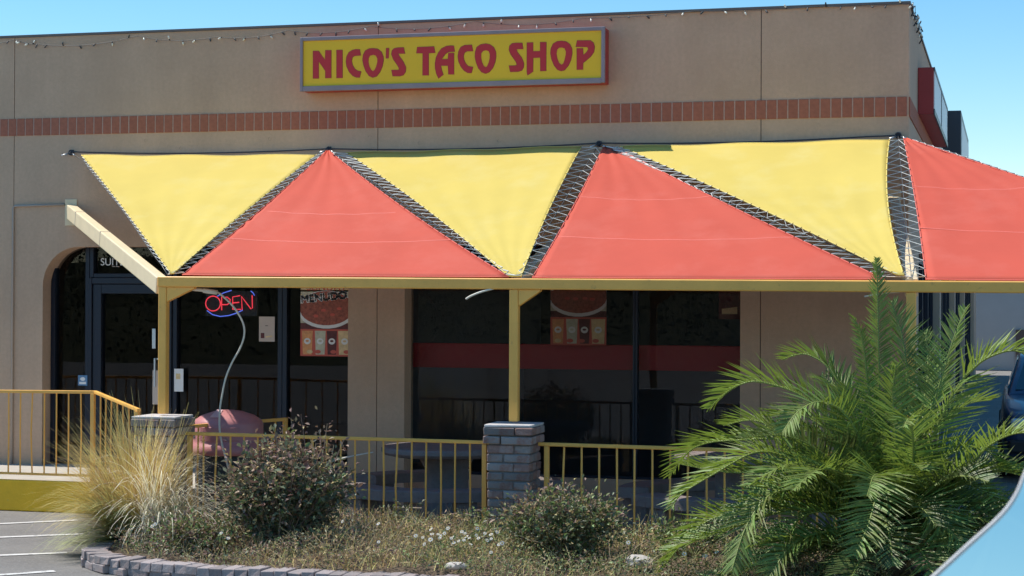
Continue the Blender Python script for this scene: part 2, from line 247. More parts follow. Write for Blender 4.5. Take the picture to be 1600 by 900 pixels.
FRONDS = [
 ([(9.481, -4.3, 0.422), (9.459, -4.275, 1.372), (9.442, -4.25, 2.091)], 0.18, 1),
 ([(9.458, -4.3, 0.466), (9.389, -4.35, 1.193), (9.343, -4.4, 1.555), (9.262, -4.45, 1.69)], 0.2, 0.8),
 ([(9.465, -4.2, 0.457), (9.174, -4.1, 1.169), (8.943, -4.0, 1.381), (8.73, -3.9, 1.343)], 0.33, 1),
 ([(9.453, -4.35, 0.426), (9.045, -4.312, 1.003), (8.67, -4.275, 1.183), (8.437, -4.238, 1.154), (8.226, -4.2, 0.98)], 0.36, 1),
 ([(9.472, -4.5, 0.419), (9.298, -4.65, 0.938), (9.119, -4.8, 1.08), (8.978, -4.95, 1.033), (8.875, -5.1, 0.889)], 0.36, 1),
 ([(9.442, -4.5, 0.307), (8.975, -4.583, 0.627), (8.775, -4.667, 0.709), (8.62, -4.75, 0.712), (8.392, -4.833, 0.583), (8.159, -4.917, 0.433), (8.107, -5.0, 0.334)], 0.38, 1),
 ([(9.405, -4.3, 0.374), (8.897, -4.2, 0.739), (8.419, -4.1, 0.753), (8.094, -4.0, 0.681), (7.884, -3.9, 0.451)], 0.36, 1),
 ([(9.471, -4.6, 0.141), (9.175, -4.767, 0.133), (8.84, -4.933, 0.141), (8.631, -5.1, 0.102)], 0.3, 1),
 ([(9.442, -4.5, 0.217), (9.082, -4.675, 0.447), (8.794, -4.85, 0.455), (8.633, -5.025, 0.254), (8.55, -5.2, -0.047)], 0.34, 1),
 ([(9.413, -4.4, 0.204), (8.881, -4.46, 0.328), (8.504, -4.52, 0.263), (8.303, -4.58, 0.217), (8.139, -4.64, 0.078), (7.963, -4.7, -0.153)], 0.36, 1),
 ([(9.557, -4.6, 0.322), (9.526, -4.8, 0.604), (9.498, -5.0, 0.484), (9.454, -5.2, 0.291), (9.383, -5.4, 0.117)], 0.34, 1),
 ([(9.595, -4.5, 0.312), (9.702, -4.65, 0.596), (9.726, -4.8, 0.827), (9.708, -4.95, 0.987), (9.678, -5.1, 0.941)], 0.3, 1),
 ([(9.583, -4.3, 0.38), (9.823, -4.267, 1.015), (9.974, -4.233, 1.513), (10.061, -4.2, 1.739)], 0.3, 0.9),
 ([(9.627, -4.3, 0.336), (9.952, -4.333, 1.089), (10.113, -4.367, 1.312), (10.251, -4.4, 1.408), (10.409, -4.433, 1.437), (10.556, -4.467, 1.326), (10.619, -4.5, 1.175)], 0.36, 1),
 ([(9.633, -4.4, 0.257), (10.07, -4.525, 0.643), (10.258, -4.65, 0.824), (10.449, -4.775, 0.902), (10.692, -4.9, 0.857)], 0.36, 1),
 ([(9.571, -4.1, 0.358), (9.641, -4.0, 1.071), (9.612, -3.9, 1.456), (9.518, -3.8, 1.782)], 0.34, 1),
 ([(9.628, -4.3, 0.2), (9.934, -4.267, 0.478), (10.195, -4.233, 0.437), (10.369, -4.2, 0.126)], 0.34, 1),
 ([(9.611, -4.4, 0.167), (9.811, -4.467, 0.271), (10.029, -4.533, 0.154), (10.158, -4.6, -0.094)], 0.32, 1),
 ([(9.45, -4.3, 0.375), (9.171, -4.2, 0.769), (8.908, -4.1, 0.942), (8.64, -4.0, 0.93)], 0.34, 1),
 ([(9.599, -4.2, 0.415), (9.838, -4.067, 0.821), (10.034, -3.933, 1.024), (10.233, -3.8, 1.067)], 0.34, 1),
 ([(9.516, -4.3, 0.423), (9.306, -4.2, 0.956), (9.115, -4.1, 1.178), (9.013, -4.0, 1.218)], 0.34, 1),
 ([(9.555, -4.2, 0.459), (9.748, -4.067, 1.003), (9.786, -3.933, 1.32), (9.757, -3.8, 1.549)], 0.3, 1),
 ([(9.457, -4.4, 0.296), (9.148, -4.433, 0.47), (8.837, -4.467, 0.509), (8.615, -4.5, 0.392)], 0.34, 1),
 ([(9.486, -4.5, 0.174), (9.214, -4.667, 0.317), (8.968, -4.833, 0.283), (8.814, -5.0, 0.036)], 0.34, 1),
 ([(9.589, -4.4, 0.301), (9.894, -4.4, 0.668), (10.153, -4.4, 0.763), (10.325, -4.4, 0.635)], 0.34, 1),
 ([(9.545, -4.4, 0.344), (9.59, -4.433, 0.752), (9.569, -4.467, 1.111), (9.592, -4.5, 1.336)], 0.32, 1),
 ([(9.501, -4.4, 0.387), (9.369, -4.433, 0.791), (9.283, -4.467, 1.016), (9.241, -4.5, 1.197)], 0.34, 1),
 ([(9.639, -4.5, 0.135), (9.898, -4.467, 0.185), (10.198, -4.433, 0.104), (10.412, -4.4, -0.112)], 0.34, 1),
 ([(9.529, -4.5, 0.31), (9.473, -4.633, 0.19), (9.31, -4.767, 0.024), (9.236, -4.9, -0.178)], 0.3, 1),
 ([(9.435, -4.4, 0.228), (8.938, -4.567, 0.319), (8.422, -4.733, 0.163), (8.045, -4.9, 0.026)], 0.34, 1),
 ([(9.464, -4.5, 0.151), (9.082, -4.667, 0.091), (8.705, -4.833, -0.035), (8.287, -5.0, -0.184)], 0.32, 1),
 ([(9.428, -4.3, 0.284), (8.855, -4.233, 0.533), (8.382, -4.167, 0.523), (7.992, -4.1, 0.568)], 0.36, 1),
 ([(9.655, -4.4, 0.168), (9.942, -4.5, 0.103), (10.243, -4.6, -0.003)], 0.32, 1),
 ([(9.633, -4.4, 0.302), (10.024, -4.367, 0.49), (10.325, -4.333, 0.607), (10.624, -4.3, 0.568)], 0.34, 1),
 ([(9.398, -4.2, 0.318), (8.975, -4.067, 0.615), (8.584, -3.933, 0.878), (8.278, -3.8, 0.838)], 0.34, 1),
 ([(9.449, -4.6, 0.141), (9.182, -4.8, 0.199), (8.943, -5.0, 0.128), (8.796, -5.2, -0.088)], 0.32, 1),
 ([(9.573, -4.5, 0.267), (9.733, -4.667, 0.423), (9.868, -4.833, 0.358), (9.958, -5.0, 0.04)], 0.32, 1),
]
NEON =  [[(2.348, 1.659), (2.347, 1.799), (2.41, 1.796), (2.444, 1.772), (2.444, 1.74), (2.411, 1.718), (2.352, 1.718)], [(2.556, 1.813), (2.473, 1.799), (2.474, 1.669), (2.566, 1.669)], [(2.474, 1.736), (2.546, 1.743)], [(2.581, 1.665), (2.573, 1.804), (2.68, 1.674), (2.697, 1.683), (2.693, 1.818)]]
NEON_O =  [(2.249, 1.729), (2.333, 1.729), (2.25, 1.651)]
NEON_ARC =  [[(2.181, 1.654), (2.245, 1.612), (2.333, 1.593), (2.431, 1.604), (2.508, 1.627), (2.586, 1.66)], [(2.298, 1.807), (2.371, 1.842), (2.458, 1.868)], [(2.677, 1.862), (2.701, 1.845), (2.72, 1.815)]]
MIRROR_PTS =  [(10.3115, -16.5716, 1.6379), (10.3159, -16.5709, 1.6422), (10.332, -16.5684, 1.6577), (10.3466, -16.5662, 1.6716), (10.3539, -16.5646, 1.6817), (10.3585, -16.5629, 1.6928), (10.3655, -16.5603, 1.7095), (10.3815, -16.5578, 1.7248), (10.4299, -16.558, 1.7197), (10.4571, -16.5642, 1.6767), (10.4604, -16.5711, 1.6311), (10.4423, -16.5756, 1.602), (10.3353, -16.5783, 1.5918), (10.3088, -16.576, 1.6094), (10.3041, -16.5734, 1.6269)]
MIRROR_N =  (0.0106, -0.9888, 0.1489)
# ------------------------------------------------------------------ ground, walks
def sheet(name, poly, z, m, label=None):
    b = MB(); tr = tessellate_polygon([[Vector((p[0], p[1], 0)) for p in poly]]); b.add([(p[0], p[1], z) for p in poly], tr)
    o = b.build(name, m); me = o.data
    if me.polygons and me.polygons[0].normal.z < 0: me.flip_normals()
    return tag(o, label, kind='structure')
sheet('parking_lot', [(-900, -900), (900, -900), (900, 900), (-900, 900)], -.3, M['asphalt'], 'grey asphalt parking lot in front of the taco shop')
b = MB()
b.prism([(-9, -1.50), (1.98, -1.50), (2.12, -1.60), (2.55, -2.2), (2.98, -2.62), (2.98, .25), (-9, .25)], -.29, .0, T=lambda x, y, z: (x, z, y))
tag(b.build('walkway', M['concrete']), 'pale concrete walkway along the shop front behind the yellow kerb', kind='structure')
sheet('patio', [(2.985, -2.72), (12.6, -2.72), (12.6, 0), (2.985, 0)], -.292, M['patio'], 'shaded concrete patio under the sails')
b = MB()
kp = [(-9, -1.56), (1.96, -1.56), (2.14, -1.66), (2.62, -2.26), (3.0, -2.66)]; ki = [(-9, -1.505), (1.975, -1.505), (2.115, -1.605), (2.545, -2.205), (2.96, -2.63)]
b.prism(kp + ki[::-1], -.298, .004, T=lambda x, y, z: (x, z, y))
tag(b.build('kerb', M['kerb'], bevel=.012), 'yellow painted kerb face along the walkway', kind='structure')
for i, (p, q, w) in enumerate([((1.95, -2.06), (-1.2, -4.75), .085), ((2.5, -2.95), (-.6, -5.15), .085), ((2.95, -4.06), (-.2, -6.15), .08), ((3.36, -4.99), (.6, -7.7), .085)]):
    b = MB(); p = Vector((*p, 0)); q = Vector((*q, 0)); t = (q - p).normalized(); a = Vector((-t.y, t.x, 0)) * w / 2; n = 40
    vs = []; fs = []
    for k in range(n + 1):
        c = p.lerp(q, k / n); j1 = random.uniform(.85, 1.1); j2 = random.uniform(.85, 1.1)
        vs += [(c + a * j1) + Vector((0, 0, -.295)), (c - a * j2) + Vector((0, 0, -.295))]
        if k: fs.append((2 * k - 2, 2 * k - 1, 2 * k + 1, 2 * k))
    b.add(vs, fs); tag(b.build('parking_line', M['line']), kind='structure')
# planter soil
PATH = [(3.16, -2.95), (3.18, -3.5), (3.25, -4.1), (3.42, -4.62), (3.74, -4.92), (4.22, -5.06), (4.7, -5.15), (5.3, -5.19), (6.2, -5.18), (7.2, -5.2), (8.4, -5.22), (11.5, -5.25)]
def path_pts(step):
    out = []; acc = 0
    for i in range(len(PATH) - 1):
        a = Vector((*PATH[i], 0)); c = Vector((*PATH[i + 1], 0)); L = (c - a).length; t = (c - a) / L
        while acc < L:
            out.append((a + t * acc, t)); acc += step
        acc -= L
    # smooth tangents
    T = [o[1] for o in out]; R = []
    for i, (p, t) in enumerate(out):
        tt = Vector((0, 0, 0))
        for j in range(max(0, i - 3), min(len(out), i + 4)): tt += T[j]
        R.append((p, tt.normalized()))
    return R
def soil_z(x, y): return -.19 + .03 * math.sin(x * 2.1 + y) + .025 * math.sin(x * 5.3 - y * 3.7) + .05 * max(0, 1 - abs(y + 4.0) / 1.0)
b = MB(); nx, ny = 84, 24; x0, x1 = 3.2, 11.6
def back_front(x):
    fy = np.interp(x, [3.2, 3.36, 3.5, 3.8, 4.22, 4.7, 5.3, 12], [-3.0, -4.1, -4.55, -4.85, -5.0, -5.1, -5.15, -5.2]); return -2.74, float(fy) + .02
vs = []
for i in range(nx + 1):
    x = x0 + (x1 - x0) * i / nx; yb, yf = back_front(x)
    for j in range(ny + 1):
        y = yb + (yf - yb) * j / ny; w = min(1, abs(y - yf) / .3) * min(1, (x - x0) / .3); vs.append((x, y, -.225 + (soil_z(x, y) + .225) * w))
fs = [(i * (ny + 1) + j, i * (ny + 1) + j + 1, (i + 1) * (ny + 1) + j + 1, (i + 1) * (ny + 1) + j) for i in range(nx) for j in range(ny)]
b.add(vs, fs); tag(b.build('planter_soil', M['soil'], smooth=True), 'brown soil bed of the planter', kind='structure')
# brick edging
edge = empty('brick_edging', (3.6, -4.6, -.3), 'low curved grey brick edging around the planter bed', 'planter edging')
def rough_box(w, d, h, j=.006, bev=.006):
    bb = MB(); bb.box(-w / 2, w / 2, -d / 2, d / 2, 0, h); bb.v = [(x + random.uniform(-j, j), y + random.uniform(-j, j), z + random.uniform(-j, j)) for x, y, z in bb.v]; return bb
top_m = [rough_box(.098, .19, .064).mesh('brick', M['brick_edge'], bevel=.005, seg=1) for _ in range(5)]
low_m = [rough_box(.20, .10, .060).mesh('brick', M['brick_edge'], bevel=.006, seg=1) for _ in range(4)]
for k, (p, t) in enumerate(path_pts(.104)):
    if p.x > 9.4: break
    nrm = Vector((-t.y, t.x, 0)); c = p + nrm * .09 + Vector((0, -.07, 0))
    o = link('brick', random.choice(top_m), edge); o.location = c + Vector((0, 0, -.238 + .3)) - Vector((3.6, -4.6, 0)); o.rotation_euler = (random.uniform(-.03, .03), random.uniform(-.02, .02), math.atan2(t.y, t.x) + random.uniform(-.04, .04))
    o.location.z = .060 + random.uniform(-.006, .008)
for k, (p, t) in enumerate(path_pts(.21)):
    if p.x > 9.4: break
    nrm = Vector((-t.y, t.x, 0)); c = p + nrm * .045 + Vector((0, -.07, 0))
    o = link('brick', random.choice(low_m), edge); o.location = c - Vector((3.6, -4.6, 0)); o.location.z = .003; o.rotation_euler = (0, 0, math.atan2(t.y, t.x) + random.uniform(-.03, .03))

# ------------------------------------------------------------------ building
BL = Vector((4.7, 0, 0))
bld = empty('taco_shop', BL, 'tan stucco single storey taco shop with a brick band and dark storefront windows', 'shop building')
def bp(mb, name, m, **k): return mb.build(name, m, bld, **k)
def arc(cx, cz, r, a0, a1, n=10): return [(cx + r * math.cos(math.radians(a0 + (a1 - a0) * i / n)), cz + r * math.sin(math.radians(a0 + (a1 - a0) * i / n))) for i in range(n + 1)]
TOP = 4.57; r = .42
def opening(xa, xb): return [(xa, -.3)] + arc(xa + r, 2.325 - r, r, 180, 90) + arc(xb - r, 2.325 - r, r, 90, 0) + [(xb, -.3)]
for poly in ([(-9, -.3), (.045, -.3), (.045, TOP), (-9, TOP)],
             [(.053, -.3)] + opening(.40, 3.865) + [(4.172, -.3), (4.172, TOP), (.053, TOP)],
             [(4.180, -.3)] + opening(4.47, 7.863) + [(8.052, -.3), (8.052, TOP), (4.180, TOP)],
             [(8.060, -.3), (9.44, -.3), (9.44, TOP), (8.060, TOP)]):
    b = MB(); b.prism(poly, 0, .28); bp(b, 'wall_panel', M['stucco'])
for x in (.049, 4.176, 8.056):
    b = MB(); b.box(x - .02, x + .02, .012, .06, -.3, TOP - .005); bp(b, 'joint_filler', M['joint'])
SIDE = [(2.0, 8.0), (8.6, 15), (15.6, 22), (22.6, 33)]
poly = [(.285, -.3)]
for a, c in SIDE: poly += [(a, -.3), (a, 2.3), (c, 2.3), (c, -.3)]
poly += [(36, -.3), (36, TOP), (.285, TOP)]
b = MB(); b.prism(poly, 9.16, 9.44, T=lambda x, y, z: (y, x, z)); bp(b, 'side_wall', M['stucco_side'])
b = MB(); b.box(-9, 9.455, -.014, .30, TOP + .002, TOP + .026); b.box(9.14, 9.455, .302, 36, TOP + .002, TOP + .026); bp(b, 'coping', M['coping'])
b = MB(); b.box(-9, 9.15, .29, 36, 4.1, 4.2); bp(b, 'roof', M['dark_room'])
b = MB(); b.box(-9, -8.7, .29, 36, -.3, TOP); b.box(-9, 9.44, 36.01, 36.3, -.3, TOP); bp(b, 'rear_wall', M['stucco_side'])
# brick band: soldier course standing a little proud
BZ0, BZ1 = 3.518, 3.700; PT = .1016
b = MB(); b.box(-1.6, 9.425, -.005, .01, BZ0 + .004, BZ1 - .004); bp(b, 'band_mortar', M['mortar'])
bb = MB(); bb.box(-.0450, .0450, -.010, .02, BZ0, BZ1); bm_ = bb.mesh('brick', M['band'], bevel=.003, seg=1)
k = 0; x = 9.425 - .047
while x > -1.5: link('brick', bm_, bld, Vector((x, random.uniform(-.0015, .0015), 0)) - BL); x -= PT
b = MB(); y = .06
while y < 30: b.box(9.435, 9.451, y - .046, y + .046, BZ0, BZ1); y += PT
o = bp(b, 'side_brick_band', M['band']); o['kind'] = 'stuff'
# storefront frames
GY = .22
def window(xa, xb, z0, z1, fw=.05, name='window', label=None, poly=None):
    b = MB(); y0, y1 = GY - .05, GY + .05
    b.box(xa, xa + fw, y0, y1, z0, z1); b.box(xb - fw, xb, y0, y1, z0, z1); b.box(xa + fw, xb - fw, y0, y1, z0, z0 + fw); b.box(xa + fw, xb - fw, y0, y1, z1 - fw, z1)
    o = bp(b, name, M['frame'], bevel=.004, seg=1)
    if label: o['label'] = label
    g = MB(); g.box(xa + fw, xb - fw, GY - .003, GY + .003, z0 + fw, z1 - fw); g.build('pane', M['glass'], o)
    return o
window(.40, .86, .02, 2.40, .05); dr = window(.90, 1.78, .02, 1.93, .10, 'door', 'dark framed glass entrance door'); window(.862, 1.80, 2.0, 2.40, .045, 'transom_window')
b = MB(); b.box(.862, .898, GY - .07, GY + .06, .01, 1.998); b.box(1.782, 1.83, GY - .07, GY + .06, .01, 2.40); b.box(.90, 1.78, GY - .07, GY + .06, 1.935, 1.998); bp(b, 'door_frame', M['frame'], bevel=.004, seg=1)
window(1.832, 3.075, .02, 2.40, .05); window(3.077, 3.90, .02, 2.40, .05)
window(4.44, 6.30 + .50, .02, 2.40, .022); window(6.802, 7.90, .02, 2.40, .022)
for a, c in ((1.83, 3.9), (4.44, 7.9)):
    b = MB(); b.box(a, c, .14, .27, -.3, .018); bp(b, 'sill_wall', M['stucco'])
b = MB(); b.box(1.650, 1.668, GY - .115, GY - .095, .85, 1.15); b.box(1.650, 1.668, GY + .02, GY - .05, .85, .87); b.box(1.650, 1.668, GY + .02, GY - .05, 1.13, 1.15); b.build('door_handle', M['steel'], dr, bevel=.003)
b = MB(); b.box(1.600, 1.640, GY - .056, GY - .05, 1.25, 1.46); b.build('lock_plate', M['steel'], dr, bevel=.002)
# side storefront windows
for a, c in SIDE:
    nn = 4; w = (c - a) / nn
    for k in range(nn):
        ya, yb = a + w * k, a + w * (k + 1); b = MB(); x0, x1 = 9.27, 9.35
        b.box(x0, x1, ya, ya + .05, -.28, 2.29); b.box(x0, x1, yb - .05, yb, -.28, 2.29); b.box(x0, x1, ya + .05, yb - .05, -.28, -.2); b.box(x0, x1, ya + .05, yb - .05, 2.22, 2.29)
        o = bp(b, 'window', M['frame']); g = MB(); g.box(9.307, 9.313, ya + .05, yb - .05, -.2, 2.22); g.build('pane', M['glass'], o)
# interior
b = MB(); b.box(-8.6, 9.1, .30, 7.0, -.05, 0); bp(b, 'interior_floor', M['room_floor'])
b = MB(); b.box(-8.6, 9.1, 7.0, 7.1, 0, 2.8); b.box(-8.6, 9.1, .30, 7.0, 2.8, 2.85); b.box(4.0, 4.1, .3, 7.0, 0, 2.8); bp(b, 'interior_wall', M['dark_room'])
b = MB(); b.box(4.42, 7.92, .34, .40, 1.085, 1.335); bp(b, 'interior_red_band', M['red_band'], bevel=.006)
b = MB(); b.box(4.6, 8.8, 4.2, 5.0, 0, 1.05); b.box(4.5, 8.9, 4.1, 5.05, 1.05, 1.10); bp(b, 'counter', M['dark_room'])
b = MB(); b.tube([(.05, -.014, -.3), (.05, -.014, 2.745), (.07, -.014, 2.765), (.66, -.014, 2.775)], .012, 8); bp(b, 'conduit', M['conduit'], smooth=True)
bb = MB(); bb.lathe([(0, -.02), (.013, -.02), (.016, 0)], n=10); bm_ = bb.mesh('wall_bolt', M['dark_metal']); bm_.transform(Matrix.Rotation(-math.pi / 2, 4, 'X'))
bm_.transform(Matrix.Scale(-1, 4, (0, 1, 0)))
for px in ((4.09, 3.43), (5.06, 3.435), (6.17, 3.442), (4.62, 3.355), (5.45, 3.36), (7.85, 3.37), (2.0, 3.35), (1.6, 3.44), (8.6, 3.45), (3.0, 3.43)):
    link('wall_bolt', bm_, bld, Vector((px[0], -.002, px[1])) - BL)
# door notices, decals
def flat(name, xa, xb, za, zb, y, m, label, cat, th=.003, group=None): 
    b = MB(); b.box(xa, xb, y - th, y, za, zb); o = b.build(name, m, None); return tag(o, label, cat, group)
def printed(root, shapes, y):
    for nm, poly, m in shapes:
        b = MB(); b.prism(poly, y - .0012, y); b.build(nm, m, root)
def ell(cx, cz, rx, rz, n=20, a0=0, a1=360): return [(cx + rx * math.cos(math.radians(a0 + (a1 - a0) * i / n)), cz + rz * math.sin(math.radians(a0 + (a1 - a0) * i / n))) for i in range(n + (0 if a1 - a0 == 360 else 1))]
o = flat('notice', 2.80, 2.975, 1.335, 1.595, GY - .008, M['paper'], 'beige paper notice taped to the glass below the OPEN sign', 'notice')
printed(o, [('print', [(2.87, 1.497), (2.90, 1.497), (2.90, 1.503), (2.87, 1.503)], M['black']), ('print', [(2.82, 1.37), (2.86, 1.37), (2.86, 1.425), (2.82, 1.425)], M['p_dark']), ('print', [(2.875, 1.375), (2.95, 1.385), (2.95, 1.40), (2.875, 1.392)], M['p_tan'])], GY - .0112)
o = flat('notice', 1.61, 1.71, .66, 1.02, GY - .056, M['paper'], 'white paper notice on the door stile beside the first post', 'notice'); 
o = flat('notice', 1.86, 1.965, .80, 1.04, GY - .056, M['white'], 'small white paper notice right of the door behind the first post', 'notice')
printed(o, [('print', [(1.88, .93), (1.93, .93), (1.93, .99), (1.88, .99)], M['p_tan'])], GY - .0592)
o = flat('sticker', .735, .845, .845, .955, GY - .0535, M['p_blue'], 'small blue and white sticker on the sidelight left of the door', 'sticker')
printed(o, [('print', ell(.79, .915, .03, .02), M['white']), ('print', [(.75, .86), (.83, .86), (.83, .885), (.75, .885)], M['white'])], GY - .0567)
# suite number on the transom
o = tag(empty('suite_lettering', (1.0, GY, 2.16), 'pale SUITE lettering on the dark transom over the door', 'lettering'), None)
t = link('letters', text_mesh('SUITE 100', .112, .001, M['white'], 'LEFT'), o, Vector((-.035, -.006, .005)))
b = MB()
for x in (1.128, 1.166): b.box(x - .024, x + .024, GY - .0075, GY - .0055, 2.196, 2.2035); b.box(x - .024, x + .024, GY - .0075, GY - .0055, 2.116, 2.1235)
b.build('serif', M['paper'], o)

# posters
def poster(xa, xb, za, zb, y, label, top=True):
    root = empty('food_poster', ((xa + xb) / 2, y, za), label, 'poster'); b = MB(); b.box(xa, xb, y, y + .003, za, zb); b.build('sheet', M['p_dark'], root)
    w = xb - xa; X = lambda u: xa + u * w; Z = lambda v: za + v * w; f = y - .0003
    sh = [('print', [(X(0), Z(0)), (X(1), Z(0)), (X(1), Z(.49)), (X(0), Z(.49))], M['p_red']),
          ('print', [(X(0), Z(.60)), (X(1), Z(.60)), (X(1), Z(1.2)), (X(0), Z(1.2))], M['p_green']),
          ('print', ell(X(.5), Z(.95), .54 * w, .40 * w, 28)[0:0] or [(min(max(px, xa), xb), pz) for px, pz in ell(X(.5), Z(.845), .56 * w, .345 * w, 30)], M['white'])]
    printed(root, sh[:2], f); printed(root, sh[2:], f - .0012)
    printed(root, [('print', [(min(max(px, xa), xb), pz) for px, pz in ell(X(.5), Z(.87), .52 * w, .31 * w, 30)], M['p_bowl'])], f - .0024)
    for u in (.3, .45, .62, .75):
        printed(root, [('print', ell(X(u), Z(.80 + random.uniform(-.1, .10)), .05 * w, .028 * w, 8), M['p_red'])], f - .0036)
    cups = [('p_orange', .03, .24), ('p_green', .28, .49), ('p_dark', .51, .71), ('p_tan', .73, .98)]
    for mm, u0, u1 in cups:
        printed(root, [('cup_print', [(X(u0 + .02), Z(.03)), (X(u1 - .02), Z(.03)), (X(u1), Z(.46)), (X(u0), Z(.46))], M[mm])], f - .0012)
        printed(root, [('cup_print', ell(X((u0 + u1) / 2), Z(.27), .065 * w, .058 * w, 14), M['white'])], f - .0024)
        printed(root, [('cup_print', ell(X((u0 + u1) / 2), Z(.275), .035 * w, .02 * w, 8), M[mm])], f - .0036)
        printed(root, [('cup_print', ell(X((u0 + u1) / 2 + random.uniform(-.05, .05)), Z(.08), .06 * w, .035 * w, 10), M['p_red' if mm != 'p_orange' else 'p_tan'])], f - .0036)
    if top:
        printed(root, [('print', [(X(0), Z(1.17)), (X(1), Z(1.17)), (X(1), zb), (X(0), zb)], M['p_tan'])], f)
        t = link('lettering', text_mesh('SUNDAY', .17 * w, .0008, M['p_red']), root, Vector((0, -.0016, Z(1.245) - za)))
        t.scale = (1.15, 1, 1)
        c = M['white']
        tt = text_mesh('MENUDO', .185 * w, .0006, M['black']); t = link('lettering', tt, root, Vector((-.028, -.0058, Z(1.065) - za))); t.rotation_euler = (0, -.10, 0); t.scale = (1.12, 1, 1)
        for dx, dz in ((-.008, 0), (.008, 0), (0, .008), (0, -.008), (.006, .006), (-.006, -.006), (-.006, .006), (.006, -.006)):
            t = link('lettering_outline', text_mesh('MENUDO', .185 * w, .0004, M['white']), root, Vector((dx - .028, -.0045, Z(1.065) - za + dz))); t.rotation_euler = (0, -.10, 0); t.scale = (1.12, 1, 1)
    return root
poster(3.262, 3.832, 1.19, 2.05, GY - .0075, 'food poster reading SUNDAY MENUDO in the window by the pilaster')
poster(5.93, 6.50, 1.33, 2.10, GY + .0115, 'dim food poster with cups in the wide window right of the middle post', True)
root = empty('food_poster', (7.72, GY + .012, 1.6), 'small dark red poster at the top right corner of the wide window', 'poster'); b = MB(); b.box(7.62, 7.83, GY + .012, GY + .015, 1.60, 2.0); b.build('sheet', M['p_dark'], root)
printed(root, [('print', [(7.65, 1.65), (7.80, 1.65), (7.80, 1.72), (7.65, 1.70)], M['p_tan'])], GY + .0117)

# neon OPEN sign
neon = empty('open_sign', (2.45, .30, 1.72), 'red and blue neon OPEN sign hanging inside the window', 'neon sign')
cx, cz = NEON_O[0]; rx = NEON_O[1][0] - cx; rz = cz - NEON_O[2][1]
NY = GY + .03
def on(pts): return [(x + .01, NY, z) for x, z in pts]
b = MB(); b.tube(on(ell(cx, cz, rx, rz, 28) + [ell(cx, cz, rx, rz, 28)[0]]), .0058, 6); b.build('neon_letter', M['neon_r'], neon, smooth=True)
b = MB(); b.tube(on(NEON[0]), .0058, 6); b.build('neon_letter', M['neon_r'], neon, smooth=True)
b = MB(); b.tube(on(NEON[1]), .0058, 6); b.tube(on(NEON[2]), .0058, 6); b.build('neon_letter', M['neon_r'], neon, smooth=True)
b = MB(); b.tube(on(NEON[3]), .0058, 6); b.build('neon_letter', M['neon_r'], neon, smooth=True)
b = MB()
for a in NEON_ARC: b.tube(on(a), .0055, 6)
b.build('neon_border', M['neon_b'], neon, smooth=True)
b = MB(); b.box(2.16, 2.75, NY + .03, NY + .04, 1.60, 1.86); b.tube([(2.2, NY + .035, 1.86), (2.2, NY + .035, 2.4)], .003); b.tube([(2.7, NY + .035, 1.86), (2.7, NY + .035, 2.4)], .003); b.build('sign_back', M['trim'], neon)

# ------------------------------------------------------------------ shop sign
sg = empty('shop_sign', (4.99, 0, 3.89), 'long yellow and red illuminated box sign reading NICO\'S TACO SHOP above the brick band', 'shop sign')
b = MB(); b.box(3.42, 6.565, -.190, -.003, 3.888, 4.426); b.build('cabinet', M['sign_side'], sg, bevel=.004, seg=1)
b = MB(); b.box(3.412, 3.442, -.215, -.18, 3.882, 4.43); b.box(6.535, 6.57, -.215, -.18, 3.886, 4.432); b.box(3.442, 6.535, -.214, -.18, 3.882, 3.934); b.box(3.442, 6.535, -.214, -.18, 4.394, 4.431); b.build('frame', M['sign_frame'], sg, bevel=.004)
b = MB(); b.box(3.44, 6.537, -.196, -.19, 3.93, 4.396); b.build('face_panel', M['sign_y'], sg)
for o_, h_ in LETTERS:
    b = MB(); b.prism(o_, -.2, -.196, h_); b.build('letter', M['sign_r'], sg)
    n = len(o_); w = .003
    area = sum(o_[i][0] * o_[(i + 1) % n][1] - o_[(i + 1) % n][0] * o_[i][1] for i in range(n)); sgn = 1 if area < 0 else -1
    off = []
    for i in range(n):
        p0, p1, p2 = Vector(o_[i - 1]), Vector(o_[i]), Vector(o_[(i + 1) % n]); e1 = (p1 - p0).normalized(); e2 = (p2 - p1).normalized()
        nn = Vector((-e1.y, e1.x)) + Vector((-e2.y, e2.x)); nn = nn / max(nn.length, .5) * w * sgn * 1.0; off.append((p1.x + nn.x, p1.y + nn.y))
    b = MB(); b.prism(off, -.1985, -.196, h_); b.build('letter_outline', M['sign_o'], sg)
# side signs on the right wall
sd = empty('side_sign', (9.45, 3.8, 3.7), 'red box sign on the right side wall just behind the corner', 'wall sign')
b = MB(); b.box(9.443, 9.60, 1.71, 5.85, 3.705, 4.185); b.build('cabinet', M['sign_side'], sd, bevel=.004)
b = MB(); b.box(9.60, 9.606, 1.78, 3.7, 3.76, 4.15); b.box(9.60, 9.606, 3.78, 5.80, 3.76, 4.15); b.build('face_panel', M['sign_white'], sd)
b = MB(); b.box(9.60, 9.612, 1.71, 5.85, 4.15, 4.187); b.box(9.60, 9.612, 1.71, 5.85, 3.703, 3.758); b.box(9.60, 9.612, 3.70, 3.78, 3.758, 4.15); b.build('frame', M['sign_dark'], sd)
sd = empty('side_sign', (9.45, 11, 3.4), 'dark blue box sign farther back on the right side wall', 'wall sign')
b = MB(); b.box(9.443, 9.70, 8.7, 13.5, 3.0, 4.45); b.build('cabinet', M['sign_dark'], sd, bevel=.004)
b = MB(); b.box(9.70, 9.706, 8.85, 13.35, 3.1, 4.33); b.build('face_panel', M['sign_white'], sd)
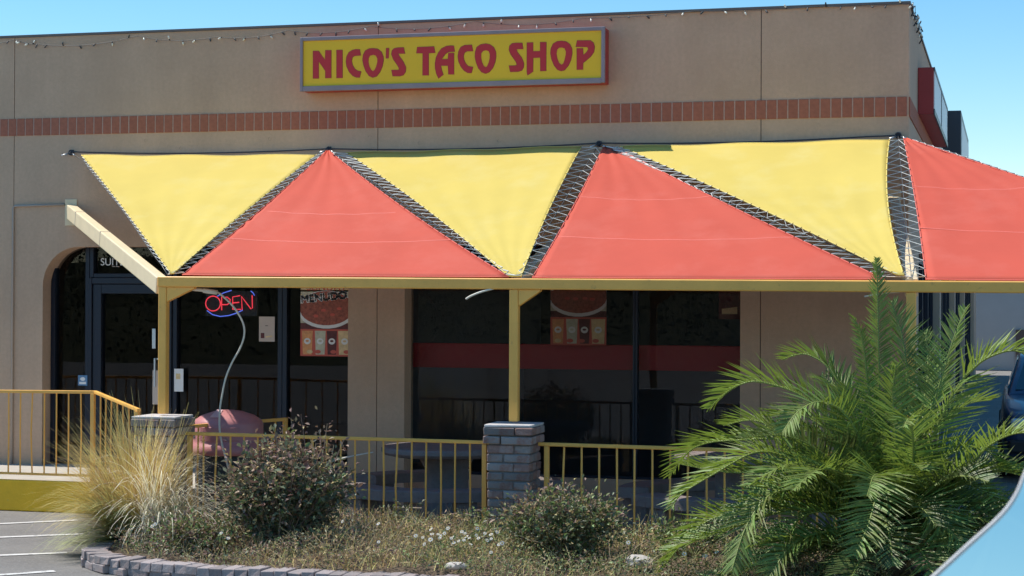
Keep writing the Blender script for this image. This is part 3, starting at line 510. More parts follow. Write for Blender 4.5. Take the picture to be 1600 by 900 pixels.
# string lights
st = empty('string_lights', (4.5, -.03, 4.5), 'string of small bulbs draped along the roof edge', 'string lights')
wp = []; x = -.6; n0 = 0
hooks = [(-.8, 4.54), (.06, 4.55), (.35, 4.49), (1.5, 4.54), (2.4, 4.50), (3.2, 4.54), (4.1, 4.55), (5.2, 4.56), (6.3, 4.55), (7.4, 4.575), (8.6, 4.575), (9.44, 4.57)]
for (xa, za), (xb, zb) in zip(hooks, hooks[1:]):
    for k in range(12):
        t = k / 12; wp.append((xa + (xb - xa) * t, -.022 + random.uniform(-.003, .003), za + (zb - za) * t - .05 * 4 * t * (1 - t) * min(1, (xb - xa)) * (1 if xb < 7 else .3)))
wp.append((9.47, -.02, 4.56))
for k in range(26): wp.append((9.475 + random.uniform(-.008, .012), .02 + k * .07, 4.58 - .03 * (k % 5) + random.uniform(-.03, .03)))
b = MB(); b.tube(wp, .0025, 4); b.build('wire', M['wire'], st)
bb = MB(); bb.lathe([(.0, -.05), (.007, -.045), (.010, -.03), (.007, -.016)], n=6); bb.lathe([(.006, -.016), (.0065, 0), (0, .002)], n=6, m=1)
bulb_a = bb.mesh('bulb', [M['bulb'], M['wire']], smooth=True); bb2 = MB(); bb2.lathe([(.0, -.045), (.006, -.04), (.008, -.03), (.0065, 0), (0, .002)], n=6); bulb_b = bb2.mesh('bulb', [M['wire']], smooth=True)
for i in range(len(wp) - 1):
    for s in ((.0,) if i % 2 or i > len(wp) - 28 else ()):
        p = lerp(wp[i], wp[i + 1], s); o = link('bulb', bulb_a if random.random() < .55 else bulb_b, st, Vector(p) - Vector((4.5, -.03, 4.5))); o.rotation_euler = (random.uniform(-.9, .4), random.uniform(-1.0, 1.0), 0)
        if random.random() < .15: o.rotation_euler = (math.pi + random.uniform(-.5, .5), random.uniform(-.6, .6), 0)
# ------------------------------------------------------------------ canopy frame
PY = -2.85
cf = empty('canopy_frame', (6.39, PY, -.2), 'yellow painted steel canopy frame of posts, long front beam and sunlit cream rafters', 'canopy frame')
BX0, BX1 = 3.165, 13.0
def beam_top(x): return 1.972 - .0048 * (x - 3.2)
b = MB(); b.bar((BX0, PY, beam_top(BX0) - .046), (BX1, PY, beam_top(BX1) - .046), .09, .092); b.build('beam', M['yellow'], cf, bevel=.011, seg=3)
POSTS = [3.209, 6.392, 9.612, 12.86]
for i, x in enumerate(POSTS):
    zb = .77; b = MB(); b.box(x - .038, x + .038, PY - .038, PY + .038, zb, beam_top(x) - .0925); b.build('post', M['yellow'], cf, bevel=.008)
    if i < 2:
        z1 = beam_top(x) - .093; w, h = ((.26, .13), (.19, .14))[i]
        b = MB(); b.prism([(x + .0385, z1), (x + .0385 + w, z1), (x + .0385 + w, z1 - .012), (x + .0385, z1 - h)], PY - .03, PY + .03); b.build('gusset', M['yellow'], cf, bevel=.004, seg=1)
bb = MB(); bb.lathe([(0, -.008), (.008, -.008), (.0105, -.004), (.0105, 0)], n=8); bolt_m = bb.mesh('bolt', M['steel_dull']); bolt_m.transform(Matrix.Rotation(-math.pi / 2, 4, 'X')); bolt_m.transform(Matrix.Scale(-1, 4, (0, 1, 0)))
for x in (3.40, 3.46, 6.30, 6.48, 9.52, 9.70):
    link('bolt', bolt_m, cf, Vector((x, PY - .0455, beam_top(x) - .04)) - Vector((6.39, PY, -.2)))
# rafters to the wall
def rafter(p, q, w, h):
    b = MB(); b.bar(p, q, w, h); o = b.build('rafter', M['cream'], cf, bevel=.010, seg=2)
    t = (Vector(q) - Vector(p)).normalized()
    b = MB()
    for s in (.12, .42):
        c = Vector(p).lerp(Vector(q), s); b.bar(c - t * .004, c + t * .004, w + .004, h + .004)
    b.build('joint_seam', M['conduit'], o)
    b = MB(); b.box(p[0] - .07, p[0] + .07, -.012, -.001, p[2] - .15, p[2] + .13); b.build('end_plate', M['cream'], o, bevel=.003)
rafter((.735, -.012, 2.700), (3.165, PY + .045, 1.892), .10, .15)
rafter((6.43, -.012, 2.70), (6.395, PY + .05, 1.89), .10, .15)
rafter((9.30, -.012, 2.70), (9.612, PY + .05, 1.885), .10, .15)

# ------------------------------------------------------------------ sails
def qedge(a, c, mid, bow):
    a = Vector(a); c = Vector(c); m = Vector(mid)
    def E(t):
        p = a.lerp(c, t); d = (m - p); L = (c - a).normalized(); d = d - L * d.dot(L); d.normalize(); return p + d * bow * 4 * t * (1 - t)
    return E
def sail(TL, TR, BLp, BRp, m, ms, label, bow=(.02, .02), tbow=.02, seams=(), notch=None, sag=.05):
    mid = (Vector(TL) + Vector(TR) + Vector(BLp) + Vector(BRp)) / 4
    EL = qedge(TL, BLp, mid, bow[0]); ER = qedge(TR, BRp, mid, bow[1]); ET = qedge(TL, TR, mid, tbow); EB = qedge(BLp, BRp, mid, -.0)
    n = 36; b = MB(); vs = []
    def S(u, v):
        c = ET(u).lerp(EB(u), v) + EL(v).lerp(ER(v), u) - (Vector(TL).lerp(Vector(TR), u)).lerp(Vector(BLp).lerp(Vector(BRp), u), v)
        c.z -= sag * 16 * u * (1 - u) * v * (1 - v) * (.4)
        c.z += .0025 * math.sin(u * 30 + v * 8) * (4 * v * (1 - v))
        ed = math.exp(-min(u, 1 - u) * 14); c.z += ed * .008 * math.sin(v * 95) * (.5 + .5 * math.sin(v * 13)); c.z += .010 * math.exp(-(1 - v) * 5) * math.sin(u * 22) * (1 - v) * 4 * 0 + .006 * math.exp(-v * 6) * math.sin(u * 17)
        return c
    for j in range(n + 1):
        for i in range(n + 1): vs.append(S(i / n, j / n))
    fs = [(j * (n + 1) + i, j * (n + 1) + i + 1, (j + 1) * (n + 1) + i + 1, (j + 1) * (n + 1) + i) for j in range(n) for i in range(n)]
    b.add(vs, fs); o = b.build('shade_sail', m, smooth=True, recalc=False)
    md = o.modifiers.new('thickness', 'SOLIDIFY'); md.thickness = .004; md.offset = 0
    tag(o, label, 'shade sail', 'red and yellow shade sails')
    h = MB()
    for E in (EL, ER): h.tube([E(t / 30) + Vector((0, 0, .002)) for t in range(31)], .006, 5)
    if (Vector(TR) - Vector(TL)).length > .5: h.tube([S(t / 30, 0) for t in range(31)], .006, 5)
    if (Vector(BRp) - Vector(BLp)).length > .5: h.tube([S(t / 30, 1) for t in range(31)], .006, 5)
    h.build('hem', ms, o, loc=Vector((0, 0, 0)), smooth=True)
    for v in seams:
        s = MB(); P = [S(t / 30, v + .012 * math.sin(t / 30 * 3.1)) + Vector((0, 0, .003)) for t in range(31)]; Q = [p + Vector((0, .013, .0068)) for p in P]
        P2 = P
        s.add(P2 + Q, [(i, i + 1, 31 + i + 1, 31 + i) for i in range(30)]); s.build('seam', ms, o, loc=Vector((0, 0, 0)), smooth=True, recalc=False)
    return o, EL, ER, S
Y1 = sail((.905, -.10, 3.287), (3.556, -.10, 3.248), (3.268, -2.84, 1.995), (3.292, -2.84, 1.995), M['sail_y'], M['seam_y'], 'yellow shade sail farthest left, beside the sloping sunlit cream rafter', (.015, .03), .018)
R1 = sail((3.655, -.09, 3.285), (3.685, -.09, 3.285), (3.384, -2.85, 1.984), (6.341, -2.85, 1.967), M['sail_r'], M['seam_r'], 'red shade sail between the first and middle posts', (.03, .05), .0, (.52, .74))
Y2 = sail((3.875, -.10, 3.262), (6.320, -.10, 3.285), (6.335, -2.84, 1.972), (6.445, -2.84, 1.972), M['sail_y'], M['seam_y'], 'yellow shade sail with its tip at the middle post', (.045, .03), .02)
R2 = sail((6.535, -.09, 3.272), (6.64, -.09, 3.272), (6.544, -2.85, 1.962), (9.405, -2.85, 1.950), M['sail_r'], M['seam_r'], 'red shade sail right of the middle post, behind the palm tip', (.02, .03), .0, (.42, .72))
Y3 = sail((6.70, -.10, 3.274), (9.271, -.10, 3.292), (9.50, -2.84, 1.985), (9.553, -2.84, 1.983), M['sail_y'], M['seam_y'], 'yellow shade sail at the building corner between two lacings', (.04, .07), .012)
R3 = sail((9.40, -.09, 3.30), (9.425, -.09, 3.30), (9.725, -2.85, 1.948), (12.75, -2.85, 1.935), M['sail_r'], M['seam_r'], 'red shade sail farthest right, reaching out of the picture', (.015, .03), .0, (.38, .68))
# lacing
def lacing(cA, cB, E1, E2, label, n=27, bow=.0):
    cA = Vector(cA); cB = Vector(cB); root = empty('sail_lacing', tuple(cA), label, 'rope lacing', 'rope lacings between the sails')
    if E1 is None or E2 is None:
        E0 = E1 or E2; dirn = (cA.lerp(cB, .5) - E0(.5)); dirn.z *= .3; dirn.normalize()
        Cc = lambda t: (cA if t <= 0 else cB if t >= 1 else E0(t) + dirn * (.038 + .01 * math.sin(t * 9)) * min(1, 8 * t * (1 - t) + .3))
    else: Cc = lambda t: cA.lerp(cB, t) + Vector((0, 0, -.02 * 4 * t * (1 - t)))
    b = MB(); b.tube([Cc(i / 16) for i in range(17)], .004, 6); b.build('cable', M['cable'], root, smooth=True)
    for E in (E1, E2):
        if E is None: continue
        pts = []
        for i in range(n + 1):
            t = .015 + .97 * i / n; e = E(t) + Vector((0, 0, .006)); pts.append(e); t2 = min(1, t + .5 / n + random.uniform(-.004, .004)); pts.append(Cc(t2) + Vector((0, 0, .007)))
        b = MB(); b.tube(pts, .0030, 4)
        b.build('rope', M['rope'], root)
        g = MB()
        for i in range(n + 1):
            t = .015 + .97 * i / n; p = E(t); g.box(p.x - .005, p.x + .005, p.y - .005, p.y + .005, p.z - .004, p.z + .010)
        tag(g.build('hook', M['dark_metal'], root), kind='stuff')
AN = [(.742, -.03, 3.325), (3.656, -.03, 3.305), (6.476, -.03, 3.310), (9.345, -.03, 3.335)]
PT_ = [(3.235, -2.83, 1.985), (6.392, -2.83, 1.975), (9.612, -2.83, 1.962), (12.86, -2.83, 1.945)]
lacing(AN[0], PT_[0], None, Y1[1], 'white rope lacing along the free left edge of the leftmost yellow sail', 34)
lacing(AN[1], PT_[0], Y1[2], R1[1], 'white rope lacing between the leftmost yellow sail and the first red sail')
lacing(AN[1], PT_[1], R1[2], Y2[1], 'white rope lacing between the first red sail and the middle yellow sail', 32)
lacing(AN[2], PT_[1], Y2[2], R2[1], 'white rope lacing rising from the middle post beside the middle yellow sail', 21)
lacing(AN[2], PT_[2], R2[2], Y3[1], 'white rope lacing between the second red sail and the corner yellow sail', 33)
lacing(AN[3], PT_[2], Y3[2], R3[1], 'wide white rope lacing between the corner yellow sail and the last red sail', 20)
lacing(AN[3], PT_[3], R3[2], None, 'white rope lacing along the upper edge of the last red sail against the sky', 44)
ALB = ['dark eye bracket on the wall at the left tip of the leftmost yellow sail', 'dark eye bracket on the wall at the apex of the first red sail', 'dark eye bracket on the wall at the apex of the second red sail', 'dark eye bracket on the wall by the building corner']
for (x, y, z), lb in zip(AN, ALB):
    root = empty('wall_bracket', (x, 0, z), lb, 'bracket', 'sail brackets on the wall')
    b = MB(); b.box(x - .02, x + .02, -.012, -.001, z - .025, z + .03); b.build('plate', M['dark_metal'], root, bevel=.003)
    b = MB(); b.tube([(x + .025 * math.cos(a / 12 * 6.283), -.03, z + .025 * math.sin(a / 12 * 6.283)) for a in range(13)], .007, 6); b.tube([(x, -.012, z), (x, -.04, z)], .009, 6); b.build('eye', M['dark_metal'], root, smooth=True)
    b = MB()
    for s in (-1, 1): b.tube([(x + s * .02, -.035, z - .01), (x + s * .075, -.095, z - .035)], .009, 6)
    b.build('turnbuckle', M['steel'], root, smooth=True)
b = MB(); pts = []
for i in range(3):
    a, c = Vector(AN[i]), Vector(AN[i + 1])
    for k in range(10): pts.append(a.lerp(c, k / 10) + Vector((0, 0, .008 - .03 * 4 * (k / 10) * (1 - k / 10))))
pts.append(Vector(AN[3])); b.tube(pts, .006, 6); tag(b.build('wall_cable', M['dark_metal'], smooth=True), 'thin dark cable strung along the wall just above the sails', 'cable')

# ------------------------------------------------------------------ brick pillars
brick_cache = {}
def pbrick(L, T, H, i, red):
    k = (L, T, H, i, red)
    if k not in brick_cache: brick_cache[k] = rough_box(L, T, H, .003).mesh('brick', M['brick_red' if red else 'brick'], bevel=.006, seg=1)
    return brick_cache[k]
def pillar(x, label):
    root = empty('brick_pillar', (x, PY, -.3), label, 'brick pillar', 'brick pillars under the canopy posts'); C = .0745; nC = 14
    b = MB(); b.box(-.168, .168, -.168, .168, 0, nC * C - .004); b.build('mortar_core', M['pmortar'], root, loc=Vector((0, 0, 0)))
    for c in range(nC):
        big = c >= nC - 2; L, T = (.264, .145) if big else (.222, .133); g = .008; Wd = L + T + g
        for k in range(4):
            s = 1 if c % 2 else -1
            cxl, cyl = -Wd / 2 + L / 2, -Wd / 2 + T / 2
            a = k * math.pi / 2; P = Vector((cxl * s, cyl, 0)); P = Matrix.Rotation(a, 3, 'Z') @ P
            o = link('brick', pbrick(L, T, C - .011, random.randint(0, 2), random.random() < .18), root); o.location = P + Vector((random.uniform(-.003, .003), random.uniform(-.003, .003), c * C)); o.rotation_euler = (0, 0, a + random.uniform(-.012, .012))
    b = MB(); b.box(-.20, .20, -.20, .20, nC * C - .010, nC * C + .012); b.v = [(q[0] + random.uniform(-.01, .01), q[1] + random.uniform(-.01, .01), q[2]) for q in b.v]; b.build('mortar_cap', M['cap'], root, loc=Vector((0, 0, 0)), bevel=.006)
pillar(3.209, 'weathered brick pillar behind the tall straw coloured grass')
pillar(6.392, 'weathered brick pillar under the middle post, between two railings')
pillar(9.612, 'weathered brick pillar hidden behind the palm under the right post')

# ------------------------------------------------------------------ railings
def rail(name, label, posts, tops, bars, zb, grp='yellow steel railings', bot=None, tilt=0):
    root = empty(name, posts[0][:3], label, 'railing', grp)
    for a, c in zip(tops, tops[1:]):
        b = MB(); b.bar(a, c, .034, .030); b.build('top_rail', M['yellow'], root, bevel=.005)
    for p in posts:
        b = MB(); b.box(p[0] - .02, p[0] + .02, p[1] - .02, p[1] + .02, p[2], p[3]); b.build('post', M['yellow'], root, bevel=.004)
    for p, q in bars:
        b = MB(); m = lerp(p, q, .5); j = .006 if random.random() < .75 else .02
        b.tube([p, (m[0] + random.uniform(-j, j), m[1] + random.uniform(-j, j), m[2]), q], .0085, 6); b.build('baluster', M['yellow'], root)
    if bot:
        b = MB(); b.bar(bot[0], bot[1], .03, .022); b.build('bottom_rail', M['yellow'], root, bevel=.004)
def lin(x, a, c): return a[2] + (c[2] - a[2]) * (x - a[0]) / (c[0] - a[0])
A, Bq = (3.43, PY, .603), (6.185, PY, .590)
rail('railing', 'long yellow railing between the grass clump and the middle brick pillar', [(3.465, PY, -.29, .585), (6.138, PY, -.29, .573)], [A, Bq],
     [((x, PY, -.2), (x, PY, .585)) for x in [3.465 + .1272 * k for k in range(1, 21)]], -.2)
A, Bq = (6.60, PY, .588), (9.42, PY, .572)
rail('railing', 'yellow railing right of the middle pillar, running behind the palm', [(6.672, PY, -.29, .572), (9.38, PY, -.29, .557)], [A, Bq],
     [((x, PY, -.2), (x, PY, .570)) for x in [6.672 + .1475 * k for k in range(1, 18)]], -.2)
A, Bq = (-6, -1.52, .80), (1.84, -1.52, .872)
rail('ramp_railing', 'yellow railing along the walkway edge at the left of the picture', [(1.815, -1.52, .0, .858), (-3, -1.52, 0, .80)], [A, Bq],
     [((x, -1.52, .07), (x, -1.52, lin(x, A, Bq) - .014)) for x in [1.815 - .1305 * k for k in range(1, 36)]], .0, bot=((-6, -1.52, .058), (1.795, -1.52, .064)))
A, Bq = (1.84, -1.52, .872), (2.90, -2.70, .785)
rail('ramp_railing', 'short yellow railing sloping from the corner post down to the left brick pillar', [(2.87, -2.67, -.05, .772)], [A, Bq],
     [(lerp((1.84, -1.52, .06), (2.90, -2.70, .0), t), lerp((1.84, -1.52, .858), (2.90, -2.70, .770), t)) for t in [.13 * k for k in range(1, 8)]], .0)
rail('railing', 'short yellow railing behind the pink trash can', [(3.80, -1.50, -.29, .665)], [(3.28, -2.62, .640), (3.80, -1.50, .650)],
     [(lerp((3.28, -2.62, -.25), (3.80, -1.50, -.25), t), lerp((3.28, -2.62, .63), (3.80, -1.50, .64), t)) for t in (.15, .3, .45, .6, .75, .9)], -.2)

# ------------------------------------------------------------------ patio furniture
tx, ty = 3.47, -2.06
tr_ = empty('trash_can', (tx, ty, -.29), 'trash can with a pink domed lid behind the yellow railing', 'trash can')
b = MB(); b.lathe([(0, 0), (.27, 0), (.285, .02), (.30, .62), (.305, .67), (.29, .68)], (tx, ty, -.29), 32); b.build('can_body', M['can'], tr_, smooth=True)
b = MB(); b.lathe([(.30, .365), (.352, .37), (.360, .40), (.352, .455), (.325, .468), (.322, .50), (.320, .64), (.305, .672), (.24, .715), (.13, .752), (.04, .765), (0, .766)], (tx, ty, 0), 40); o = b.build('lid', M['pink'], tr_, smooth=True)
b = MB(); b.lathe([(.3235, .50), (.327, .505), (.327, .62), (.3235, .625)], (tx, ty, 0), 10, a0=math.radians(245), a1=math.radians(312)); b.build('door_flap', M['pink'], o, smooth=False)
b = MB(); b.lathe([(.3225, .515), (.3245, .515), (.3245, .56), (.3225, .56)], (tx, ty, 0), 4, a0=math.radians(215), a1=math.radians(228)); b.build('slot', M['can'], o)
b = MB(); b.add([(tx - .06, ty - .255, .7185), (tx + .02, ty - .26, .7175), (tx - .01, ty - .09, .771), (tx - .07, ty - .09, .771), (tx - .06, ty - .255, .71), (tx + .02, ty - .26, .71), (tx - .01, ty - .09, .76), (tx - .07, ty - .09, .76)], [(0, 1, 2, 3), (4, 7, 6, 5), (0, 4, 5, 1), (1, 5, 6, 2), (2, 6, 7, 3), (3, 7, 4, 0)]); b.build('sun_stripe', mat('lid_sun_stripe', (.66, .42, .42), .35), o)  # paler plate on the lid paints in a stripe of sunlight
def table(cx, cy, zt, label, bl):
    root = empty('stone_table', (cx, cy, -.29), label, 'table', 'round stone patio tables')
    b = MB(); b.lathe([(0, zt - .085), (.50, zt - .085), (.575, zt - .07), (.60, zt - .045), (.60, zt - .015), (.585, zt), (0, zt)], (cx, cy, 0), 40); b.build('tabletop', M['stone'], root, smooth=False, bevel=0)
    b = MB(); b.lathe([(.30, -.289), (.30, -.22), (.24, -.18), (.20, -.05), (.20, zt - .2), (.27, zt - .0855)], (cx, cy, 0), 24); b.build('pedestal', M['stone'], root, smooth=True)
    for k, (a0, a1, lb) in enumerate(bl):
        am = math.radians((a0 + a1) / 2); r0, r1 = .78, 1.06
        rb = empty('stone_bench', (cx + .92 * math.cos(am), cy + .92 * math.sin(am), -.29), lb, 'bench', 'curved stone benches')
        b = MB(); n = 20; A0, A1 = math.radians(a0), math.radians(a1); vs = []
        for i in range(n + 1):
            a = A0 + (A1 - A0) * i / n
            for rr, z in ((r0, .03), (r0, .115), (r0 + .015, .125), (r1 - .015, .125), (r1, .115), (r1, .03)): vs.append((cx + rr * math.cos(a), cy + rr * math.sin(a), z))
        fs = [(i * 6 + j, i * 6 + (j + 1) % 6, (i + 1) * 6 + (j + 1) % 6, (i + 1) * 6 + j) for i in range(n) for j in range(6)] + [tuple(range(6)), tuple(n * 6 + j for j in reversed(range(6)))]
        b.add(vs, fs); b.build('seat', M['stone'], rb)
        for s in (.2, .8):
            a = A0 + (A1 - A0) * s; c = Vector((cx + .92 * math.cos(a), cy + .92 * math.sin(a), 0)); Mx = Matrix.Translation(c) @ Matrix.Rotation(a, 4, 'Z')
            b = MB(); b.box(-.11, .11, -.09, .09, -.289, .0295, M=Mx); b.build('leg', M['stone'], rb, bevel=.01)
table(5.37, -1.45, .435, 'round stone table behind the railing left of the middle pillar', [(215, 318, 'curved stone bench at the front of the left stone table'), (95, 165, 'curved stone bench behind the left stone table, near the pilaster'), (15, 60, 'curved stone bench right of the left stone table by the window')])
table(8.05, -1.45, .435, 'round stone table behind the railing right of the middle pillar', [(220, 305, 'curved stone bench at the front of the right stone table'), (110, 190, 'curved stone bench left of the right stone table'), (10, 60, 'curved stone bench behind the palm at the right stone table')])
# hanging cable and its dangling ends
CP = [(3.33, -2.80, 1.868), (3.52, -2.78, 1.852), (3.66, -2.76, 1.838), (3.71, -2.72, 1.80), (3.80, -2.68, 1.70), (3.865, -2.64, 1.57), (3.87, -2.62, 1.46), (3.82, -2.60, 1.34), (3.74, -2.58, 1.22), (3.67, -2.56, 1.08), (3.63, -2.55, .92), (3.60, -2.53, .78), (3.59, -2.5, .58), (3.64, -2.48, .35), (3.70, -2.45, .1), (3.75, -2.42, -.285)]
def smooth_pts(P, n=6):
    out = []; P = [Vector(p) for p in P]
    for i in range(len(P) - 1):
        p0, p1, p2, p3 = P[max(i - 1, 0)], P[i], P[i + 1], P[min(i + 2, len(P) - 1)]
        for k in range(n):
            t = k / n; out.append(.5 * ((2 * p1) + (p2 - p0) * t + (2 * p0 - 5 * p1 + 4 * p2 - p3) * t * t + (3 * p1 - p0 - 3 * p2 + p3) * t ** 3))
    out.append(P[-1]); return out
hc = empty('hanging_cable', (3.66, -2.7, 1.84), 'pale cable curving down from the beam past the OPEN sign to the trash can', 'cable')
b = MB(); b.tube(smooth_pts(CP), .0085, 6); b.build('cord', M['white_wire'], hc, smooth=True)
b = MB(); b.tube([(3.40, -2.83, 1.866), (3.58, -2.80, 1.850), (3.68, -2.77, 1.834)], .014, 8); b.tube([(3.56, -2.80, 1.850), (3.68, -2.77, 1.832)], .021, 8); b.build('connector', M['white_wire'], hc, smooth=True)
b = MB(); b.tube(smooth_pts([(6.22, PY - .03, 1.872), (6.12, PY - .045, 1.845), (6.03, PY - .05, 1.81), (5.985, PY - .05, 1.783)]), .009, 6); tag(b.build('loose_cable', M['white_wire'], smooth=True), 'short pale cable end dangling from the beam left of the middle post', 'cable')
b = MB(); b.tube(smooth_pts([(9.52, PY - .02, 1.852), (9.42, PY, 1.845), (9.32, PY, 1.83), (9.25, PY, 1.815)]), .007, 6); tag(b.build('loose_cable', M['white_wire'], smooth=True), 'short pale cable end under the beam behind the palm tip', 'cable')
b = MB(); b.tube(smooth_pts([(4.40, -2.0, .30), (4.62, -2.05, .36), (4.88, -2.08, .415)]), .009, 6, r1=.006); b.tube([(4.40, -2.0, .30), (4.30, -1.98, -.28)], .009, 6); tag(b.build('broom_stick', M['white_wire'], smooth=True), 'thin pale stick slanting behind the railing left of the left table', 'stick')
# ------------------------------------------------------------------ vegetation
def quads_obj(name, V, F, mats, mi=None, parent=None, loc=None):
    me = bpy.data.meshes.new(name); V = np.asarray(V, np.float32); F = np.asarray(F, np.int32)
    me.vertices.add(len(V)); me.vertices.foreach_set('co', V.ravel()); k = F.shape[1]
    me.loops.add(F.size); me.loops.foreach_set('vertex_index', F.ravel()); me.polygons.add(len(F)); me.polygons.foreach_set('loop_start', np.arange(0, F.size, k, dtype=np.int32)); me.polygons.foreach_set('loop_total', np.full(len(F), k, np.int32))
    for m in (mats if isinstance(mats, (list, tuple)) else [mats]): me.materials.append(m)
    if mi is not None: me.polygons.foreach_set('material_index', np.asarray(mi, np.int32))
    me.update(calc_edges=True); me.validate(); return link(name, me, parent, loc)
def unit(v): return v / (np.linalg.norm(v, axis=1, keepdims=True) + 1e-9)
def leaf_cards(P, D, L, Wd, fold=.25):
    """folded diamond leaves: P base points, D directions, L lengths, Wd widths"""
    n = len(P); D = unit(D); up = unit(RNG.normal(size=(n, 3)) * .7 + np.array([0, 0, .8])); S = unit(np.cross(D, up)); N = np.cross(S, D)
    mid = P + D * (L * .5)[:, None]; a = P; c = P + D * L[:, None] - N * (L * .12)[:, None]
    l = mid + S * (Wd * .5)[:, None] + N * (Wd * fold)[:, None]; r_ = mid - S * (Wd * .5)[:, None] + N * (Wd * fold)[:, None]
    V = np.stack([a, l, c, r_], 1).reshape(-1, 3); i = np.arange(n) * 4; F = np.concatenate([np.stack([i, i + 2, i + 1], 1), np.stack([i, i + 3, i + 2], 1)]); return V, F
def shrub(name, cx, cy, z0, rx, ry, h, nst, nleaf, lsize, label, mix, lean=(0, 0), flat=1.0):
    root = empty(name, (cx, cy, z0), label, 'shrub'); b = MB(); LP = []; LD = []; LM = []
    for s in range(nst):
        a = random.uniform(0, 6.283); rr = math.sqrt(random.random()); hh = h * (1 - .55 * rr ** 2 * flat) * random.uniform(.62, 1.14)
        tip = Vector((cx + lean[0] * h + rx * rr * math.cos(a), cy + lean[1] * h + ry * rr * math.sin(a), z0 + hh)); base = Vector((cx + .22 * rx * rr * math.cos(a), cy + .22 * ry * rr * math.sin(a), z0 - .02))
        midp = base.lerp(tip, .5) + Vector((random.uniform(-.04, .04), random.uniform(-.04, .04), .05)); pts = smooth_pts([base, midp, tip], 5); b.tube(pts, .006, 4, r1=.0018)
        for k in range(nleaf):
            t = random.random() ** .6; i = min(int(t * (len(pts) - 1)), len(pts) - 2); p = pts[i].lerp(pts[i + 1], t * (len(pts) - 1) - i)
            d = Vector((random.gauss(0, 1), random.gauss(0, 1), random.gauss(.35, .7))).normalized(); q = p + d * abs(random.gauss(0, .07)); LP.append(q); LD.append(d)
            LM.append(mix(q, t))
    b.build('stems', M['twig'], root)
    P = np.array(LP); D = np.array(LD); n = len(P); Ls = lsize * RNG.uniform(.45, 1.7, n); V, F = leaf_cards(P, D, Ls, Ls * .52); mi = np.concatenate([LM, LM])
    o = quads_obj('foliage', V, F, [M['leaf'], M['leaf_b'], M['leaf_t'], M['leaf_g']], mi, root); o['kind'] = 'stuff'; return root
def mix1(q, t):
    top = (q.z - .05) / .6 + (-(q.x - 4.75)) * .25
    if random.random() < .58 * max(0, min(1, (top - .18) * 1.5)): return 1 if random.random() < .75 else 2
    return 0 if random.random() < .62 else (3 if random.random() < .4 else (1 if random.random() < .6 else 2))
shrub('shrub', 4.84, -4.15, -.18, .56, .42, .80, 170, 68, .040, 'tall dark green shrub with bronze tips in front of the long railing', mix1, (.06, 0), .7)
def mix2(q, t):
    top = (q.z + .1) / .5
    if random.random() < .45 * max(0, top - .25) + (.25 if q.x < 6.95 and q.z > .1 else 0): return 1 if random.random() < .7 else 2
    return (0, 3, 3, 2)[random.randrange(4)] if random.random() < .75 else 0
shrub('shrub', 7.13, -4.15, -.17, .50, .42, .50, 140, 66, .032, 'low rounded green shrub with reddish top right of the middle pillar', mix2, (0, 0), .8)
# side shoot of small seedlings near the railing
def mix3(q, t): return 0 if random.random() < .7 else 3
shrub('shrub', 5.62, -3.3, -.18, .28, .14, .30, 14, 18, .034, 'sparse leafy sprigs growing at the foot of the long railing', mix3)
shrub('shrub', 6.22, -3.35, -.18, .22, .16, .26, 12, 18, .034, 'sparse leafy sprigs at the foot of the middle brick pillar', mix3)
shrub('shrub', 8.0, -3.9, -.18, .30, .25, .34, 30, 40, .032, 'bright green weeds between the low shrub and the palm', lambda q, t: 3 if random.random() < .8 else 2)
shrub('shrub', 4.22, -4.45, -.17, .46, .30, .24, 70, 46, .028, 'mixed green and rusty low shrub between the grass clump and the dark shrub', lambda q, t: (3, 1, 2, 0)[min(3, int(abs(random.gauss(0, 1.5))))])
shrub('shrub', 5.02, -4.0, -.17, .34, .22, .96, 26, 34, .030, 'thin rusty brown shoots rising above the tall dark shrub', lambda q, t: 1 if random.random() < .8 else 2, (.02, 0), .5)
# ground cover
def cover(name, n, xs, ys, hfun, mixf, lsize, label):
    X = RNG.uniform(*xs, n); Y = RNG.uniform(*ys, n); fy = np.interp(X, [3.3, 3.46, 3.6, 3.86, 4.22, 4.7, 5.3, 12], [-3.2, -4.1, -4.58, -4.86, -5.0, -5.08, -5.12, -5.17]); k = Y > fy + .01; X = X[k]; Y = Y[k]; n = len(X)
    H = np.array([hfun(x, y) for x, y in zip(X, Y)]) * RNG.uniform(0.02, 1, n) ** .7; Z = np.array([soil_z(x, y) for x, y in zip(X, Y)]) + H
    P = np.stack([X, Y, Z], 1); D = RNG.normal(size=(n, 3)) * np.array([1, 1, .7]) + np.array([0, 0, .35]); Ls = lsize * RNG.uniform(.6, 1.5, n); V, F = leaf_cards(P, D, Ls, Ls * .42)
    mi = np.array([mixf(x, y, z) for x, y, z in zip(X, Y, H)]); o = quads_obj(name, V, F, [M['leaf'], M['leaf_b'], M['leaf_t'], M['leaf_g']], np.concatenate([mi, mi])); return tag(o, label, kind='stuff')
def hf(x, y):
    return .07 + .07 * (math.sin(x * 3.3 + y * 2) * .5 + .5) + .06 * (math.sin(x * 7.1 - y * 4.3) * .5 + .5) + .05 * max(0, y + 4.4)
def gm(x, y, z):
    g = math.sin(x * 2.3 + 1.1) * math.sin(y * 3.1 + x) * .3
    if x < 4.5: pr = (.34, .26, .20, .20)
    elif x < 5.45: pr = (.30, .36, .24, .10)
    elif x < 6.15: pr = (.12, .26, .42, .20)
    elif x < 6.75: pr = (.14, .06, .22, .58)
    elif x < 7.7: pr = (.22, .14, .26, .38)
    else: pr = (.36, .08, .14, .42)
    r = random.random() + g * .2
    for i, q in enumerate(pr):
        if r < q: return i
        r -= q
    return 2
